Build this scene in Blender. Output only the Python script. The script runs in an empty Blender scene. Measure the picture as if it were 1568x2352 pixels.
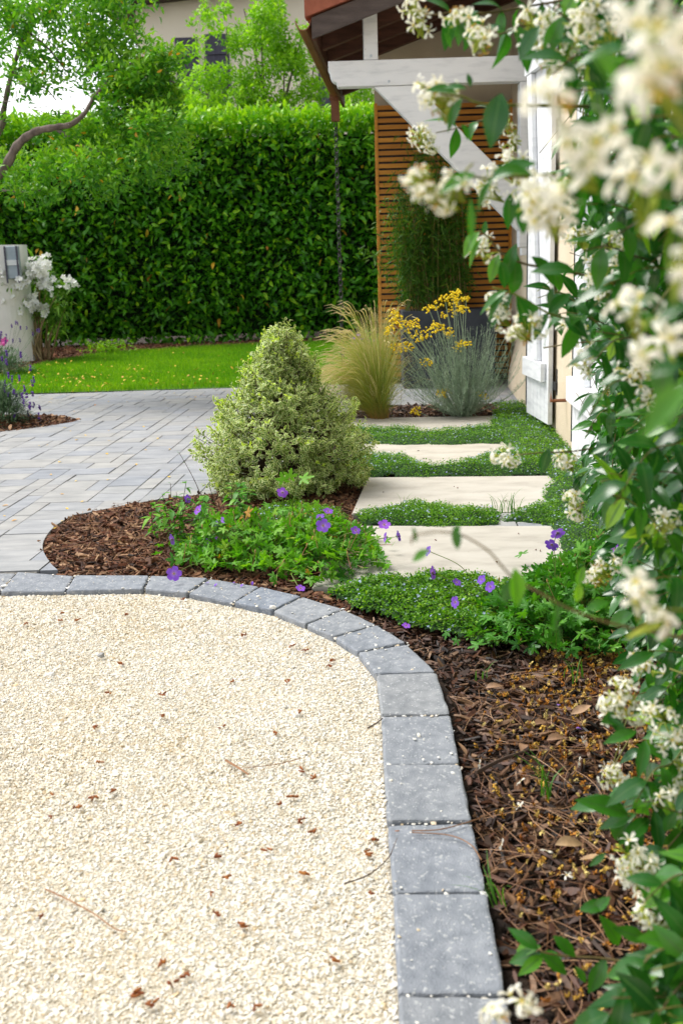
import bpy, math, random
import numpy as np
from mathutils import Matrix, Vector
random.seed(7); RS = np.random.RandomState(11)
scn = bpy.context.scene
COL = scn.collection

# ------------------------------------------------------------------ camera, sky, sun, exposure
H = 1.1; F = 2450.0; CX, CY = 784.0, 1176.0
pitch = math.atan((CY-600)/F); ax = math.radians(90)-pitch; roll = math.radians(-1.8)
camR = (Matrix.Rotation(ax, 3, 'X') @ Matrix.Rotation(roll, 3, 'Z'))
cam = bpy.data.cameras.new('camera'); camo = bpy.data.objects.new('camera', cam); COL.objects.link(camo)
camo.matrix_world = Matrix.Translation((0, 0, H)) @ camR.to_4x4()
cam.sensor_fit = 'VERTICAL'; cam.sensor_height = 36; cam.lens = F*36/2352
cam.clip_start = 0.05; cam.clip_end = 500
cam.dof.use_dof = True; cam.dof.focus_distance = 3.9; cam.dof.aperture_fstop = 5.6
scn.camera = camo
SUN_EL, SUN_AZ = math.radians(58), math.radians(-62)      # azimuth from +Y towards +X
w = bpy.data.worlds.new('World'); scn.world = w; w.use_nodes = True
nt = w.node_tree; nt.nodes.clear()
sky = nt.nodes.new('ShaderNodeTexSky'); sky.sky_type = 'NISHITA'; sky.sun_disc = False
sky.sun_elevation = SUN_EL; sky.sun_rotation = SUN_AZ
bw = nt.nodes.new('ShaderNodeRGBToBW'); mx = nt.nodes.new('ShaderNodeMix'); mx.data_type = 'RGBA'
tc = nt.nodes.new('ShaderNodeTexCoord'); nz = nt.nodes.new('ShaderNodeTexNoise'); nz.inputs['Scale'].default_value = 3.0
nz.inputs['Detail'].default_value = 5
mr = nt.nodes.new('ShaderNodeMapRange'); mr.inputs[1].default_value = .35; mr.inputs[2].default_value = .6
mr.inputs[3].default_value = .55; mr.inputs[4].default_value = .93
mul = nt.nodes.new('ShaderNodeMath'); mul.operation = 'MULTIPLY'; mul.inputs[1].default_value = 1.45
bg = nt.nodes.new('ShaderNodeBackground'); bg.inputs[1].default_value = 0.125
wo = nt.nodes.new('ShaderNodeOutputWorld')
L = nt.links.new
L(sky.outputs[0], bw.inputs[0]); L(bw.outputs[0], mul.inputs[0]); L(tc.outputs['Generated'], nz.inputs['Vector'])
L(nz.outputs['Fac'], mr.inputs[0]); L(mr.outputs[0], mx.inputs['Factor'])
L(sky.outputs[0], mx.inputs['A']); L(mul.outputs[0], mx.inputs['B']); L(mx.outputs['Result'], bg.inputs[0]); L(bg.outputs[0], wo.inputs[0])
sl = bpy.data.lights.new('sun', 'SUN'); sl.energy = 2.0; sl.angle = math.radians(30); sl.color = (1, .965, .90)
so = bpy.data.objects.new('sun', sl); COL.objects.link(so)
sd = Vector((math.sin(SUN_AZ)*math.cos(SUN_EL), math.cos(SUN_AZ)*math.cos(SUN_EL), math.sin(SUN_EL)))
so.rotation_euler = sd.to_track_quat('Z', 'Y').to_euler(); so.location = (0, 0, 20)
vs = scn.view_settings; vs.view_transform = 'Standard'; vs.look = 'None'; vs.gamma = 1; vs.use_curve_mapping = False
vs.exposure = 1.2
scn.render.engine = 'CYCLES'
scn.cycles.max_bounces = 6; scn.cycles.transparent_max_bounces = 4

# ------------------------------------------------------------------ photo measurements -> world
def ray(u, v):
    return camR @ Vector((u-CX, -(v-CY), -F))
def G(u, v, z=0.0):
    d = ray(u, v); t = (z-H)/d.z
    return Vector((d.x*t, d.y*t, z))
def YP(u, v, Y):
    d = ray(u, v); return Vector((d.x*Y/d.y, Y, H+d.z*Y/d.y))
camRi = np.array(camR).T
def project(P):
    q = (P-np.array([0, 0, H])) @ camRi.T
    return CX + F*q[:, 0]/(-q[:, 2]), CY - F*q[:, 1]/(-q[:, 2])
def wallx(y): return .889+.071*y

# ------------------------------------------------------------------ helpers
def tag(o, label=None, cat=None, group=None, kind=None):
    if label: o['label'] = label
    if cat: o['category'] = cat
    if group: o['group'] = group
    if kind: o['kind'] = kind
    return o
def empty(name, loc, label, cat, group=None):
    o = bpy.data.objects.new(name, None); o.location = loc; o.empty_display_size = .1
    COL.objects.link(o); return tag(o, label, cat, group)
def nrm(a): return a/np.maximum(np.linalg.norm(a, axis=-1, keepdims=True), 1e-9)
def rnd(n, a=0., b=1.): return RS.uniform(a, b, n)
def frames(d, up=None, rollang=None):
    y = nrm(np.asarray(d, float)); n = len(y)
    if up is None: up = np.tile([0, 0, 1.], (n, 1))
    up = np.broadcast_to(np.asarray(up, float), y.shape)
    x = np.cross(y, up); bad = np.linalg.norm(x, axis=1) < 1e-3
    x[bad] = [1, 0, 0]; x = nrm(x); z = np.cross(x, y)
    if rollang is not None:
        c, s = np.cos(rollang)[:, None], np.sin(rollang)[:, None]
        x, z = x*c+z*s, z*c-x*s
    return np.stack([x, y, z], 2)      # columns
def rdir(n, zb=0.0, zs=1.0):
    v = RS.normal(size=(n, 3)); v[:, 2] = v[:, 2]*zs+zb; return nrm(v)
class T:   # template
    def __init__(s, v, f, uv):
        s.v = np.array(v, float); s.k = len(v); s.uv = np.array(uv, float)
        s.lt = np.array([len(q) for q in f]); s.li = np.array([i for q in f for i in q])
class MB:
    def __init__(s): s.v = []; s.li = []; s.lt = []; s.uv = []; s.r = []; s.m = []; s.n = 0
    def inst(s, t, pos, M, sc, r=None, mat=0):
        pos = np.asarray(pos, float); n = len(pos)
        if n == 0: return
        sc = np.asarray(sc, float)
        if sc.ndim == 0: sc = np.full((n, 3), float(sc))
        elif sc.ndim == 1: sc = np.repeat(sc[:, None], 3, 1)
        if r is None: r = rnd(n)
        V = np.einsum('nij,nkj->nki', M, t.v[None]*sc[:, None, :])+pos[:, None, :]
        s.v.append(V.reshape(-1, 3))
        s.li.append((t.li[None]+(np.arange(n)*t.k)[:, None]+s.n).ravel())
        s.lt.append(np.tile(t.lt, n)); s.uv.append(np.tile(t.uv, (n, 1)))
        s.r.append(np.repeat(r, t.k)); s.m.append(np.full(n*len(t.lt), mat)); s.n += n*t.k
    def raw(s, v, f, mat=0, r=.5, uv=None):
        v = np.array(v, float)
        t = T(v, f, uv if uv is not None else v[:, :2])
        s.inst(t, np.zeros((1, 3)), np.eye(3)[None], 1., np.array([r]), mat)
    def box(s, a, b, mat=0, r=.5, shear=0.0):
        (x0, y0, z0), (x1, y1, z1) = a, b
        v = [(x0, y0, z0), (x1, y0, z0), (x1, y1, z0), (x0, y1, z0), (x0, y0, z1), (x1, y0, z1), (x1, y1, z1), (x0, y1, z1)]
        v = [(p[0]+shear*(p[1]-y0), p[1], p[2]) for p in v]
        s.raw(v, [(3, 2, 1, 0), (4, 5, 6, 7), (0, 1, 5, 4), (1, 2, 6, 5), (2, 3, 7, 6), (3, 0, 4, 7)], mat, r)
    def tubes(s, P, R, sides=5, r=None, mat=0):
        P = np.asarray(P, float)
        if P.ndim == 2: P = P[None]
        n, k, _ = P.shape
        R = np.asarray(R, float)
        if R.ndim == 0: R = np.full((n, k), float(R))
        elif R.ndim == 1: R = np.repeat(R[:, None], k, 1) if len(R) == n and n != k else np.tile(R, (n, 1))
        if r is None: r = rnd(n)
        tg = nrm(np.gradient(P, axis=1)) if k > 1 else P
        ref = np.where(np.abs(tg[:, :1, 2:3]) > .8, np.array([[[1., 0, 0]]]), np.array([[[0, 0, 1.]]]))
        ref = np.broadcast_to(ref, tg.shape)
        x = nrm(np.cross(tg, ref)); y = np.cross(tg, x)
        a = np.arange(sides)*2*math.pi/sides
        V = P[:, :, None, :]+R[:, :, None, None]*(x[:, :, None, :]*np.cos(a)[None, None, :, None]+y[:, :, None, :]*np.sin(a)[None, None, :, None])
        f = []
        for i in range(k-1):
            for j in range(sides):
                j2 = (j+1) % sides
                f.append((i*sides+j, i*sides+j2, (i+1)*sides+j2, (i+1)*sides+j))
        f.append(tuple(range(sides-1, -1, -1))); f.append(tuple((k-1)*sides+j for j in range(sides)))
        uv = [(j/sides, i/(k-1)) for i in range(k) for j in range(sides)]
        s._bulk(V.reshape(n, k*sides, 3), f, uv, r, mat)
    def ribbons(s, P, W, side, r=None, mat=0):     # P (n,k,3), W (k,) or (n,k)
        P = np.asarray(P, float); n, k, _ = P.shape
        W = np.asarray(W, float)
        if W.ndim == 1: W = np.tile(W, (n, 1))
        if r is None: r = rnd(n)
        o = side[:, None, :]*W[:, :, None]*.5
        V = np.stack([P-o, P+o], 2).reshape(n, 2*k, 3)
        f = [(2*i, 2*i+1, 2*i+3, 2*i+2) for i in range(k-1)]
        uv = [(j, i/(k-1)) for i in range(k) for j in (0, 1)]
        s._bulk(V, f, uv, r, mat)
    def _bulk(s, V, f, uv, r, mat):
        n, kk, _ = V.shape
        li = np.array([i for q in f for i in q]); lt = np.array([len(q) for q in f])
        s.v.append(V.reshape(-1, 3)); s.li.append((li[None]+(np.arange(n)*kk)[:, None]+s.n).ravel())
        s.lt.append(np.tile(lt, n)); s.uv.append(np.tile(np.array(uv, float), (n, 1)))
        s.r.append(np.repeat(r, kk)); s.m.append(np.full(n*len(lt), mat)); s.n += n*kk
    def build(s, name, mats, parent=None, smooth=False, loc=None):
        me = bpy.data.meshes.new(name)
        v = np.concatenate(s.v); li = np.concatenate(s.li).astype(np.int32); lt = np.concatenate(s.lt).astype(np.int32)
        if loc is not None: v = v-np.array(loc)
        me.vertices.add(len(v)); me.vertices.foreach_set('co', v.astype(np.float32).ravel())
        me.loops.add(len(li)); me.loops.foreach_set('vertex_index', li)
        me.polygons.add(len(lt)); ls = np.concatenate([[0], np.cumsum(lt)[:-1]]).astype(np.int32)
        me.polygons.foreach_set('loop_start', ls)
        me.polygons.foreach_set('material_index', np.concatenate(s.m).astype(np.int32))
        me.polygons.foreach_set('use_smooth', np.full(len(lt), bool(smooth)))
        me.update(calc_edges=True)
        uvl = me.uv_layers.new(name='UVMap'); uvl.data.foreach_set('uv', np.concatenate(s.uv)[li].astype(np.float32).ravel())
        at = me.attributes.new('rnd', 'FLOAT', 'POINT'); at.data.foreach_set('value', np.concatenate(s.r).astype(np.float32))
        for m in (mats if isinstance(mats, (list, tuple)) else [mats]): me.materials.append(m)
        o = bpy.data.objects.new(name, me); COL.objects.link(o)
        if loc is not None and parent is None: o.location = loc
        if parent is not None:
            o.parent = parent; o.matrix_parent_inverse = Matrix.Translation(parent.location).inverted() if loc is None else Matrix.Identity(4)
        return o
def rebase(o, loc):     # put the origin of a top-level mesh at loc
    loc = Vector(loc); o.data.transform(Matrix.Translation(-loc)); o.location = loc; return o

def grid_leaf(prof, curl=.2, fold=.2, twist=0., asym=0.):
    n = len(prof); v = []; f = []; uv = []
    for i, wd in enumerate(prof):
        t = i/(n-1); z = -curl*t*t+.06*math.sin(t*5)*curl; tw = twist*t
        for sgn in (-1, 0, 1):
            x = sgn*wd*.5+asym*t*t; zz = z+abs(sgn)*wd*fold*.5
            v.append((x*math.cos(tw), t*(1-abs(curl)*.15*t), zz+x*math.sin(tw))); uv.append((.5+.5*sgn, t))
    for i in range(n-1):
        b = i*3
        f += [(b, b+1, b+4, b+3), (b+1, b+2, b+5, b+4)]
    return T(v, f, uv)
LEAF = [grid_leaf([.04, .3, .42, .40, .24, .02], c, fo) for c, fo in ((.25, .3), (.5, .25), (.05, .35), (.8, .2))]
LANCE = [grid_leaf([.02, .13, .17, .15, .09, .01], c, .2) for c in (.1, .4, .7)]
SMALL = [grid_leaf([.05, .5, .5, .05], c, .2) for c in (.1, .35)]
WAVY = [grid_leaf([.06, .42, .5, .42, .06], c, fo) for c, fo in ((.3, .5), (.5, .2), (-.1, .4), (.7, .5))]
BAMB = [grid_leaf([.03, .12, .09, .01], c, .1) for c in (.3, .8)]
def inst_var(mb_, temps, pos, Mx, sc, r, mat=0):
    pos = np.asarray(pos); idx = RS.randint(0, len(temps), len(pos))
    for k in range(len(temps)):
        q = idx == k; mb_.inst(temps[k], pos[q], Mx[q], sc[q], r[q], mat)
def ico():
    p = (1+5**.5)/2
    v = [(-1, p, 0), (1, p, 0), (-1, -p, 0), (1, -p, 0), (0, -1, p), (0, 1, p), (0, -1, -p), (0, 1, -p), (p, 0, -1), (p, 0, 1), (-p, 0, -1), (-p, 0, 1)]
    f = [(0, 11, 5), (0, 5, 1), (0, 1, 7), (0, 7, 10), (0, 10, 11), (1, 5, 9), (5, 11, 4), (11, 10, 2), (10, 7, 6), (7, 1, 8), (3, 9, 4), (3, 4, 2), (3, 2, 6), (3, 6, 8), (3, 8, 9), (4, 9, 5), (2, 4, 11), (6, 2, 10), (8, 6, 7), (9, 8, 1)]
    return nrm(np.array(v, float)), f
IV, IF = ico()
ROCK = [T(IV*RS.uniform(.6, 1.15, (12, 1)), IF, IV[:, :2]*.5+.5) for _ in range(8)]
BALL = T(IV, IF, IV[:, :2]*.5+.5)
def chip_t():
    k = 4; v = []; f = []; uv = []
    for i in range(k):
        t = i/(k-1); wd = (.55+RS.rand()*.45)*(.5 if i in (0, k-1) else 1); off = RS.uniform(-.15, .15)
        zz = RS.uniform(-.12, .12)
        for (a, b) in ((-1, -1), (1, -1), (.8, 1), (-.8, 1)):
            v.append((a*wd*.5+off, t-.5+RS.uniform(-.05, .05), b*.5+zz)); uv.append((a*.5+.5, t))
    for i in range(k-1):
        for j in range(4):
            f.append((i*4+j, i*4+(j+1) % 4, (i+1)*4+(j+1) % 4, (i+1)*4+j))
    f += [(3, 2, 1, 0), tuple((k-1)*4+j for j in range(4))]
    return T(v, f, uv)
CHIP = [chip_t() for _ in range(7)]

def petals(n, prof, L0, cup, twist=0, asym=0, tilt=0.):
    v = []; f = []; uv = []
    rows = len(prof)
    for p in range(n):
        a = p*2*math.pi/n+.1*math.sin(p*7); ca, sa = math.cos(a), math.sin(a); b0 = len(v)
        for i, wd in enumerate(prof):
            t = i/(rows-1); rr = .08+t*L0
            for sgn in (-1, 0, 1):
                x = sgn*wd*.5+asym*t*t; z = cup*math.sin(t*math.pi*.6)+(-.06 if sgn == 0 else 0)*wd+twist*sgn*wd*.5-tilt*t*t
                v.append((rr*ca-x*sa, rr*sa+x*ca, z)); uv.append((.5+.5*sgn, t))
        for i in range(rows-1):
            b = b0+i*3; f += [(b, b+1, b+4, b+3), (b+1, b+2, b+5, b+4)]
    return T(v, f, uv)
JFL = [petals(5, [.13, .20, .32, .42, .34], 1., .28, .5, .28, .35), petals(5, [.13, .20, .32, .40, .30], .95, .5, .6, .30, .1), petals(5, [.13, .18, .30, .40, .28], 1., .1, .5, .26, .7)]
def crumple(t_, a): q = T(t_.v+RS.normal(0, a, t_.v.shape), [], t_.uv); q.li, q.lt = t_.li, t_.lt; return q
CRU = [crumple(JFL[k], .22) for k in (0, 1, 2)]
GFL = petals(5, [.15, .48, .82, .88, .5], .95, .20)
STAR = petals(5, [.15, .42, .1], .9, .1)
OFL = petals(5, [.2, .6, .7, .4], .9, .15, .3)

# ------------------------------------------------------------------ materials
def newmat(name):
    m = bpy.data.materials.new(name); m.use_nodes = True; t = m.node_tree; t.nodes.clear()
    o = t.nodes.new('ShaderNodeOutputMaterial'); p = t.nodes.new('ShaderNodeBsdfPrincipled'); t.links.new(p.outputs[0], o.inputs[0])
    return m, t, p, o
def ramp(t, stops, fac):
    r = t.nodes.new('ShaderNodeValToRGB'); e = r.color_ramp.elements
    while len(e) > 1: e.remove(e[0])
    for i, (pos, c) in enumerate(stops):
        q = e[0] if i == 0 else e.new(pos); q.position = pos; q.color = (*c, 1)
    t.links.new(fac, r.inputs[0]); return r
def attr(t, n='rnd'):
    a = t.nodes.new('ShaderNodeAttribute'); a.attribute_name = n; return a.outputs['Fac']
def even(cols): return [(i/max(1, len(cols)-1), c) for i, c in enumerate(cols)]
def mixc(t, fac, a, b, mode='MIX'):
    m = t.nodes.new('ShaderNodeMix'); m.data_type = 'RGBA'; m.blend_type = mode
    for k, x in (('Factor', fac), ('A', a), ('B', b)):
        if isinstance(x, (int, float)): m.inputs[k].default_value = x
        elif isinstance(x, tuple): m.inputs[k].default_value = (*x, 1)
        else: t.links.new(x, m.inputs[k])
    return m.outputs['Result']
def noise(t, scale, detail=3, coord='Object', rough=.55, stretch=None):
    c = t.nodes.new('ShaderNodeTexCoord'); n = t.nodes.new('ShaderNodeTexNoise')
    n.inputs['Scale'].default_value = scale; n.inputs['Detail'].default_value = detail; n.inputs['Roughness'].default_value = rough
    if stretch:
        mp = t.nodes.new('ShaderNodeMapping'); mp.inputs['Scale'].default_value = stretch
        t.links.new(c.outputs[coord], mp.inputs[0]); t.links.new(mp.outputs[0], n.inputs['Vector'])
    else: t.links.new(c.outputs[coord], n.inputs['Vector'])
    return n.outputs['Fac']
def bump(t, p, h, s=.3, d=.01):
    b = t.nodes.new('ShaderNodeBump'); b.inputs['Strength'].default_value = s; b.inputs['Distance'].default_value = d
    t.links.new(h, b.inputs['Height']); t.links.new(b.outputs[0], p.inputs['Normal'])
def leafmat(name, cols, rough=.4, tr=.35, edge=None, mid=None, gloss=.3, tint=None, pos=None):
    """leaf colour from a per-leaf value; edge: colour of a leaf margin; mid: midrib lightening"""
    m, t, p, o = newmat(name)
    st = list(zip(pos, cols)) if pos else even(cols)
    c = ramp(t, st, attr(t)).outputs[0]
    uvn = t.nodes.new('ShaderNodeUVMap'); sp = t.nodes.new('ShaderNodeSeparateXYZ'); t.links.new(uvn.outputs[0], sp.inputs[0])
    def math_(op, a, b=None):
        n = t.nodes.new('ShaderNodeMath'); n.operation = op
        for i, x in enumerate((a, b)):
            if x is None: continue
            if isinstance(x, (int, float)): n.inputs[i].default_value = x
            else: t.links.new(x, n.inputs[i])
        return n.outputs[0]
    d = math_('MULTIPLY', math_('ABSOLUTE', math_('SUBTRACT', sp.outputs[0], .5)), 2)
    if edge:
        nn = noise(t, 90, 2); e = math_('ADD', d, math_('MULTIPLY', math_('SUBTRACT', nn, .5), .7))
        v2 = math_('ABSOLUTE', math_('SUBTRACT', sp.outputs[1], .5)); e = math_('MAXIMUM', e, math_('MULTIPLY', v2, 1.85))
        mr_ = t.nodes.new('ShaderNodeMapRange'); mr_.inputs[1].default_value = .62; mr_.inputs[2].default_value = .78; t.links.new(e, mr_.inputs[0])
        c = mixc(t, mr_.outputs[0], c, edge)
    if mid:
        mr_ = t.nodes.new('ShaderNodeMapRange'); mr_.inputs[1].default_value = .16; mr_.inputs[2].default_value = .04; t.links.new(d, mr_.inputs[0])
        c = mixc(t, mr_.outputs[0], c, mid)
    t.links.new(c, p.inputs['Base Color']); p.inputs['Roughness'].default_value = rough
    p.inputs['Specular IOR Level'].default_value = gloss
    if tr > 0:
        tb = t.nodes.new('ShaderNodeBsdfTranslucent'); g = mixc(t, 1., c, tint or (1.5, 1.6, .5), 'MULTIPLY'); t.links.new(g, tb.inputs[0])
        ms = t.nodes.new('ShaderNodeMixShader'); ms.inputs[0].default_value = tr
        t.links.new(p.outputs[0], ms.inputs[1]); t.links.new(tb.outputs[0], ms.inputs[2]); t.links.new(ms.outputs[0], o.inputs[0])
    return m
def petalmat(name, base, tip, tr=.3, veins=None, cols=None):
    m, t, p, o = newmat(name)
    uvn = t.nodes.new('ShaderNodeUVMap'); sp = t.nodes.new('ShaderNodeSeparateXYZ'); t.links.new(uvn.outputs[0], sp.inputs[0])
    c = ramp(t, base, sp.outputs[1]).outputs[0]
    c2 = ramp(t, cols or even([(.9, .9, .9), (1, 1, 1)]), attr(t)).outputs[0]
    c = mixc(t, 1., c, c2, 'MULTIPLY')
    if veins:
        wv = t.nodes.new('ShaderNodeMath'); wv.operation = 'MULTIPLY'; t.links.new(sp.outputs[0], wv.inputs[0]); wv.inputs[1].default_value = 44
        s_ = t.nodes.new('ShaderNodeMath'); s_.operation = 'SINE'; t.links.new(wv.outputs[0], s_.inputs[0])
        mr_ = t.nodes.new('ShaderNodeMapRange'); mr_.inputs[1].default_value = .6; mr_.inputs[2].default_value = 1; mr_.inputs[4].default_value = .5; t.links.new(s_.outputs[0], mr_.inputs[0])
        c = mixc(t, mr_.outputs[0], c, veins)
    t.links.new(c, p.inputs['Base Color']); p.inputs['Roughness'].default_value = .6; p.inputs['Specular IOR Level'].default_value = .25
    tb = t.nodes.new('ShaderNodeBsdfTranslucent'); t.links.new(c, tb.inputs[0])
    ms = t.nodes.new('ShaderNodeMixShader'); ms.inputs[0].default_value = tr
    t.links.new(p.outputs[0], ms.inputs[1]); t.links.new(tb.outputs[0], ms.inputs[2]); t.links.new(ms.outputs[0], o.inputs[0])
    return m
def surf(name, cols, scale=8, rough=.7, bs=.3, bd=.005, detail=5, stretch=None, per=None, spec=.4, metal=0., bscale=None, speck=None):
    """noise coloured surface; per: ramp multiplied in from the per-piece value"""
    m, t, p, o = newmat(name)
    n = noise(t, scale, detail, stretch=stretch); lo, hi = .3, .7
    st = [(lo+(hi-lo)*i/max(1, len(cols)-1), c) for i, c in enumerate(cols)]
    c = ramp(t, st, n).outputs[0]
    if per: c = mixc(t, 1., c, ramp(t, even(per), attr(t)).outputs[0], 'MULTIPLY')
    if speck:
        sc_, th, colr = speck
        n2 = noise(t, sc_, 2); mr_ = t.nodes.new('ShaderNodeMapRange'); mr_.inputs[1].default_value = th; mr_.inputs[2].default_value = th+.06; t.links.new(n2, mr_.inputs[0])
        c = mixc(t, mr_.outputs[0], c, colr)
    t.links.new(c, p.inputs['Base Color']); p.inputs['Roughness'].default_value = rough; p.inputs['Specular IOR Level'].default_value = spec
    p.inputs['Metallic'].default_value = metal
    if bs > 0: bump(t, p, noise(t, bscale or scale*4, 6, stretch=stretch), bs, bd)
    return m
def permat(name, cols, rough=.7, spec=.3, nscale=60, namp=.25, pos=None, tr=0):
    """solid pieces coloured by their own random value, with a little noise"""
    m, t, p, o = newmat(name)
    st = list(zip(pos, cols)) if pos else even(cols)
    c = ramp(t, st, attr(t)).outputs[0]
    n = noise(t, nscale, 3); c2 = ramp(t, [(.3, (1-namp*1.4,)*3), (.7, (1+namp*.2,)*3)], n).outputs[0]
    c = mixc(t, 1., c, c2, 'MULTIPLY')
    t.links.new(c, p.inputs['Base Color']); p.inputs['Roughness'].default_value = rough; p.inputs['Specular IOR Level'].default_value = spec
    return m

M = {}
M['soil'] = surf('soil', [(.012, .007, .004), (.045, .026, .015)], 40, .95, .8, .02)
M['gravelbase'] = surf('gravel_base', [(.50, .43, .31), (.68, .61, .48)], 90, .9, .8, .01)
M['gravel'] = permat('gravel', [(.50, .38, .23), (.67, .56, .39), (.75, .67, .52), (.79, .72, .59), (.83, .79, .69), (.80, .77, .70), (.70, .69, .66), (.64, .50, .31)], .85, .2, 200, .12)
M['paver'] = surf('driveway_paver', [(.25, .255, .26), (.36, .36, .36)], 9, .85, .5, .003, per=[(.80, .84, .92), (.98, .97, .96), (1.04, 1.02, .98), (.86, .89, .96), (1.02, 1.02, 1.02), (.92, .93, .94)], bscale=150, stretch=(.6, 1.6, 1), speck=(260, .70, (.5, .5, .5)), spec=.2)
M['joint'] = surf('joint_sand', [(.10, .095, .085), (.26, .245, .22)], 60, .95, .4)
M['edging'] = surf('edging_stone', [(.165, .178, .198), (.29, .30, .318)], 26, .78, .8, .004, per=[(.84, .90, 1.0), (1.06, 1.04, 1.0), (.90, .93, .98), (1.1, 1.1, 1.1)], bscale=300, speck=(120, .60, (.38, .39, .40)), spec=.35)
M['slab'] = surf('limestone_slab', [(.32, .295, .25), (.43, .40, .345), (.47, .445, .39)], 4, .75, .5, .004, stretch=(1, 2.2, 1), bscale=90, detail=10, speck=(45, .74, (.25, .20, .14)), per=[(.97, .97, .98), (1.03, 1.02, 1)])
M['mulch'] = permat('bark_chip', [(.02, .011, .007), (.07, .028, .015), (.18, .06, .024), (.09, .042, .022), (.24, .11, .05), (.44, .27, .15)], .8, .3, 120, .35)
M['mulchdark'] = permat('dark_bark_chip', [(.010, .006, .004), (.035, .015, .009), (.10, .032, .012), (.04, .020, .012), (.14, .065, .03), (.28, .16, .085)], .6, .4, 120, .35)
M['mulchred'] = permat('red_bark_chip', [(.05, .02, .01), (.16, .06, .03), (.30, .12, .06), (.35, .22, .12)], .8, .3, 60, .3)
M['needle'] = permat('pine_needle', [(.14, .06, .03), (.30, .15, .07), (.48, .30, .17)], .6, .3, 40, .2)
M['dryflower'] = permat('dry_flower', [(.26, .08, .012), (.55, .23, .03), (.68, .42, .07), (.76, .60, .22)], .7, .2, 200, .3)
M['dryleaf'] = permat('dry_leaf', [(.22, .11, .06), (.36, .21, .12), (.45, .30, .15)], .6, .3, 40, .35)
M['yellowpetal'] = permat('yellow_petal', [(.75, .42, .03), (.8, .55, .05), (.55, .22, .04)], .6, .3, 60, .2)
M['lawn'] = surf('lawn_turf', [(.05, .13, .01), (.09, .20, .015)], 30, .9, .4)
M['grass'] = leafmat('grass_blade', [(.075, .22, .006), (.13, .30, .008), (.24, .40, .014)], .5, .45)
M['weed'] = leafmat('weed_blade', [(.05, .16, .02), (.10, .25, .03)], .45, .35)
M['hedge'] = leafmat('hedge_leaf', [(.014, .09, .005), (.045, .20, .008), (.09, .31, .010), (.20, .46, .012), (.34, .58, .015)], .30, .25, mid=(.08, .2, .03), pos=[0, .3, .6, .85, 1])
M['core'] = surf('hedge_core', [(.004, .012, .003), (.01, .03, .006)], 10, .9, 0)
M['bgtree'] = leafmat('pale_tree_leaf', [(.10, .26, .010), (.20, .42, .015), (.34, .56, .03)], .45, .4)
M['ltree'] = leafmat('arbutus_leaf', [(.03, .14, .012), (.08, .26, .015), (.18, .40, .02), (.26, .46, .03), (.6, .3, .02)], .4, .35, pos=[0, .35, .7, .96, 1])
M['bark'] = surf('tree_bark', [(.07, .05, .04), (.22, .17, .14)], 14, .9, .7, .01, stretch=(1, 1, .3))
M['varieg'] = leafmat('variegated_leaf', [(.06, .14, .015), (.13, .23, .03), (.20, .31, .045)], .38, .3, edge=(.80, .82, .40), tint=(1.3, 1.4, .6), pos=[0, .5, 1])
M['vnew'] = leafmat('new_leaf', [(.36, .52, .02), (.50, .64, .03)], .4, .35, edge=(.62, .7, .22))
M['twig'] = surf('twig', [(.04, .022, .015), (.10, .06, .04)], 40, .8, .3)
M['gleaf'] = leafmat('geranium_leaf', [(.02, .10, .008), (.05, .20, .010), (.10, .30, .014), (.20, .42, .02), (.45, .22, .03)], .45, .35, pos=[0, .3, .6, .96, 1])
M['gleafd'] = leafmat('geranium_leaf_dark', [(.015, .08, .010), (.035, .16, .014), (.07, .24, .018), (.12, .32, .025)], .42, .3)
M['gstem'] = permat('green_stem', [(.12, .20, .04), (.22, .28, .06), (.30, .12, .06)], .5, .3, 30, .2)
M['gpetal'] = petalmat('violet_petal', [(0, (.75, .6, .85)), (.18, (.42, .22, .78)), (.5, (.27, .10, .66)), (1, (.30, .11, .70))], None, .35, veins=(.13, .03, .42), cols=even([(.75, .7, .9), (1, 1, 1), (1.25, .95, 1.05)]))
M['bud'] = permat('bud', [(.5, .16, .10), (.35, .3, .08), (.25, .1, .04)], .6, .3)
M['cover'] = leafmat('creeping_leaf', [(.025, .10, .004), (.07, .21, .006), (.15, .33, .010), (.27, .44, .02)], .45, .35)
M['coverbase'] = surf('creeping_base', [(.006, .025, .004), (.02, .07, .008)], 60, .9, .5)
M['starfl'] = petalmat('pale_blue_petal', [(0, (.7, .75, .5)), (.3, (.42, .5, .85)), (1, (.52, .6, .92))], None, .2)
M['stipa'] = None
M['heli'] = leafmat('silver_leaf', [(.20, .30, .18), (.30, .40, .27), (.42, .50, .38)], .7, .2, tint=(1, 1, .9))
M['yellowfl'] = permat('yellow_floret', [(.80, .52, .01), (.9, .66, .015), (.92, .74, .05)], .7, .2, 120, .3)
M['slate'] = surf('slate_planter', [(.025, .032, .045), (.05, .058, .075)], 9, .6, .4, .003)
M['bamboo'] = leafmat('bamboo_leaf', [(.03, .10, .010), (.07, .18, .015), (.14, .26, .02), (.28, .26, .03)], .45, .35, pos=[0, .4, .9, 1])
M['culm'] = permat('bamboo_culm', [(.12, .14, .03), (.25, .2, .06), (.3, .22, .1)], .5, .3)
M['cedar'] = surf('cedar_slat', [(.50, .19, .022), (.72, .31, .045)], 6, .6, .3, .002, stretch=(.5, 4, 6), per=[(.85, .8, .8), (1.1, 1.1, 1.05)], bscale=60)
M['darkwood'] = surf('dark_rafter', [(.055, .02, .012), (.11, .042, .024)], 6, .7, .3, .003, stretch=(1, 6, 6))
M['barge'] = surf('barge_board', [(.05, .035, .03), (.10, .075, .065)], 6, .7, .4, .003, stretch=(1, 5, 5))
M['tile'] = surf('roof_tile', [(.22, .06, .03), (.36, .11, .06)], 12, .75, .5, .004)
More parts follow.
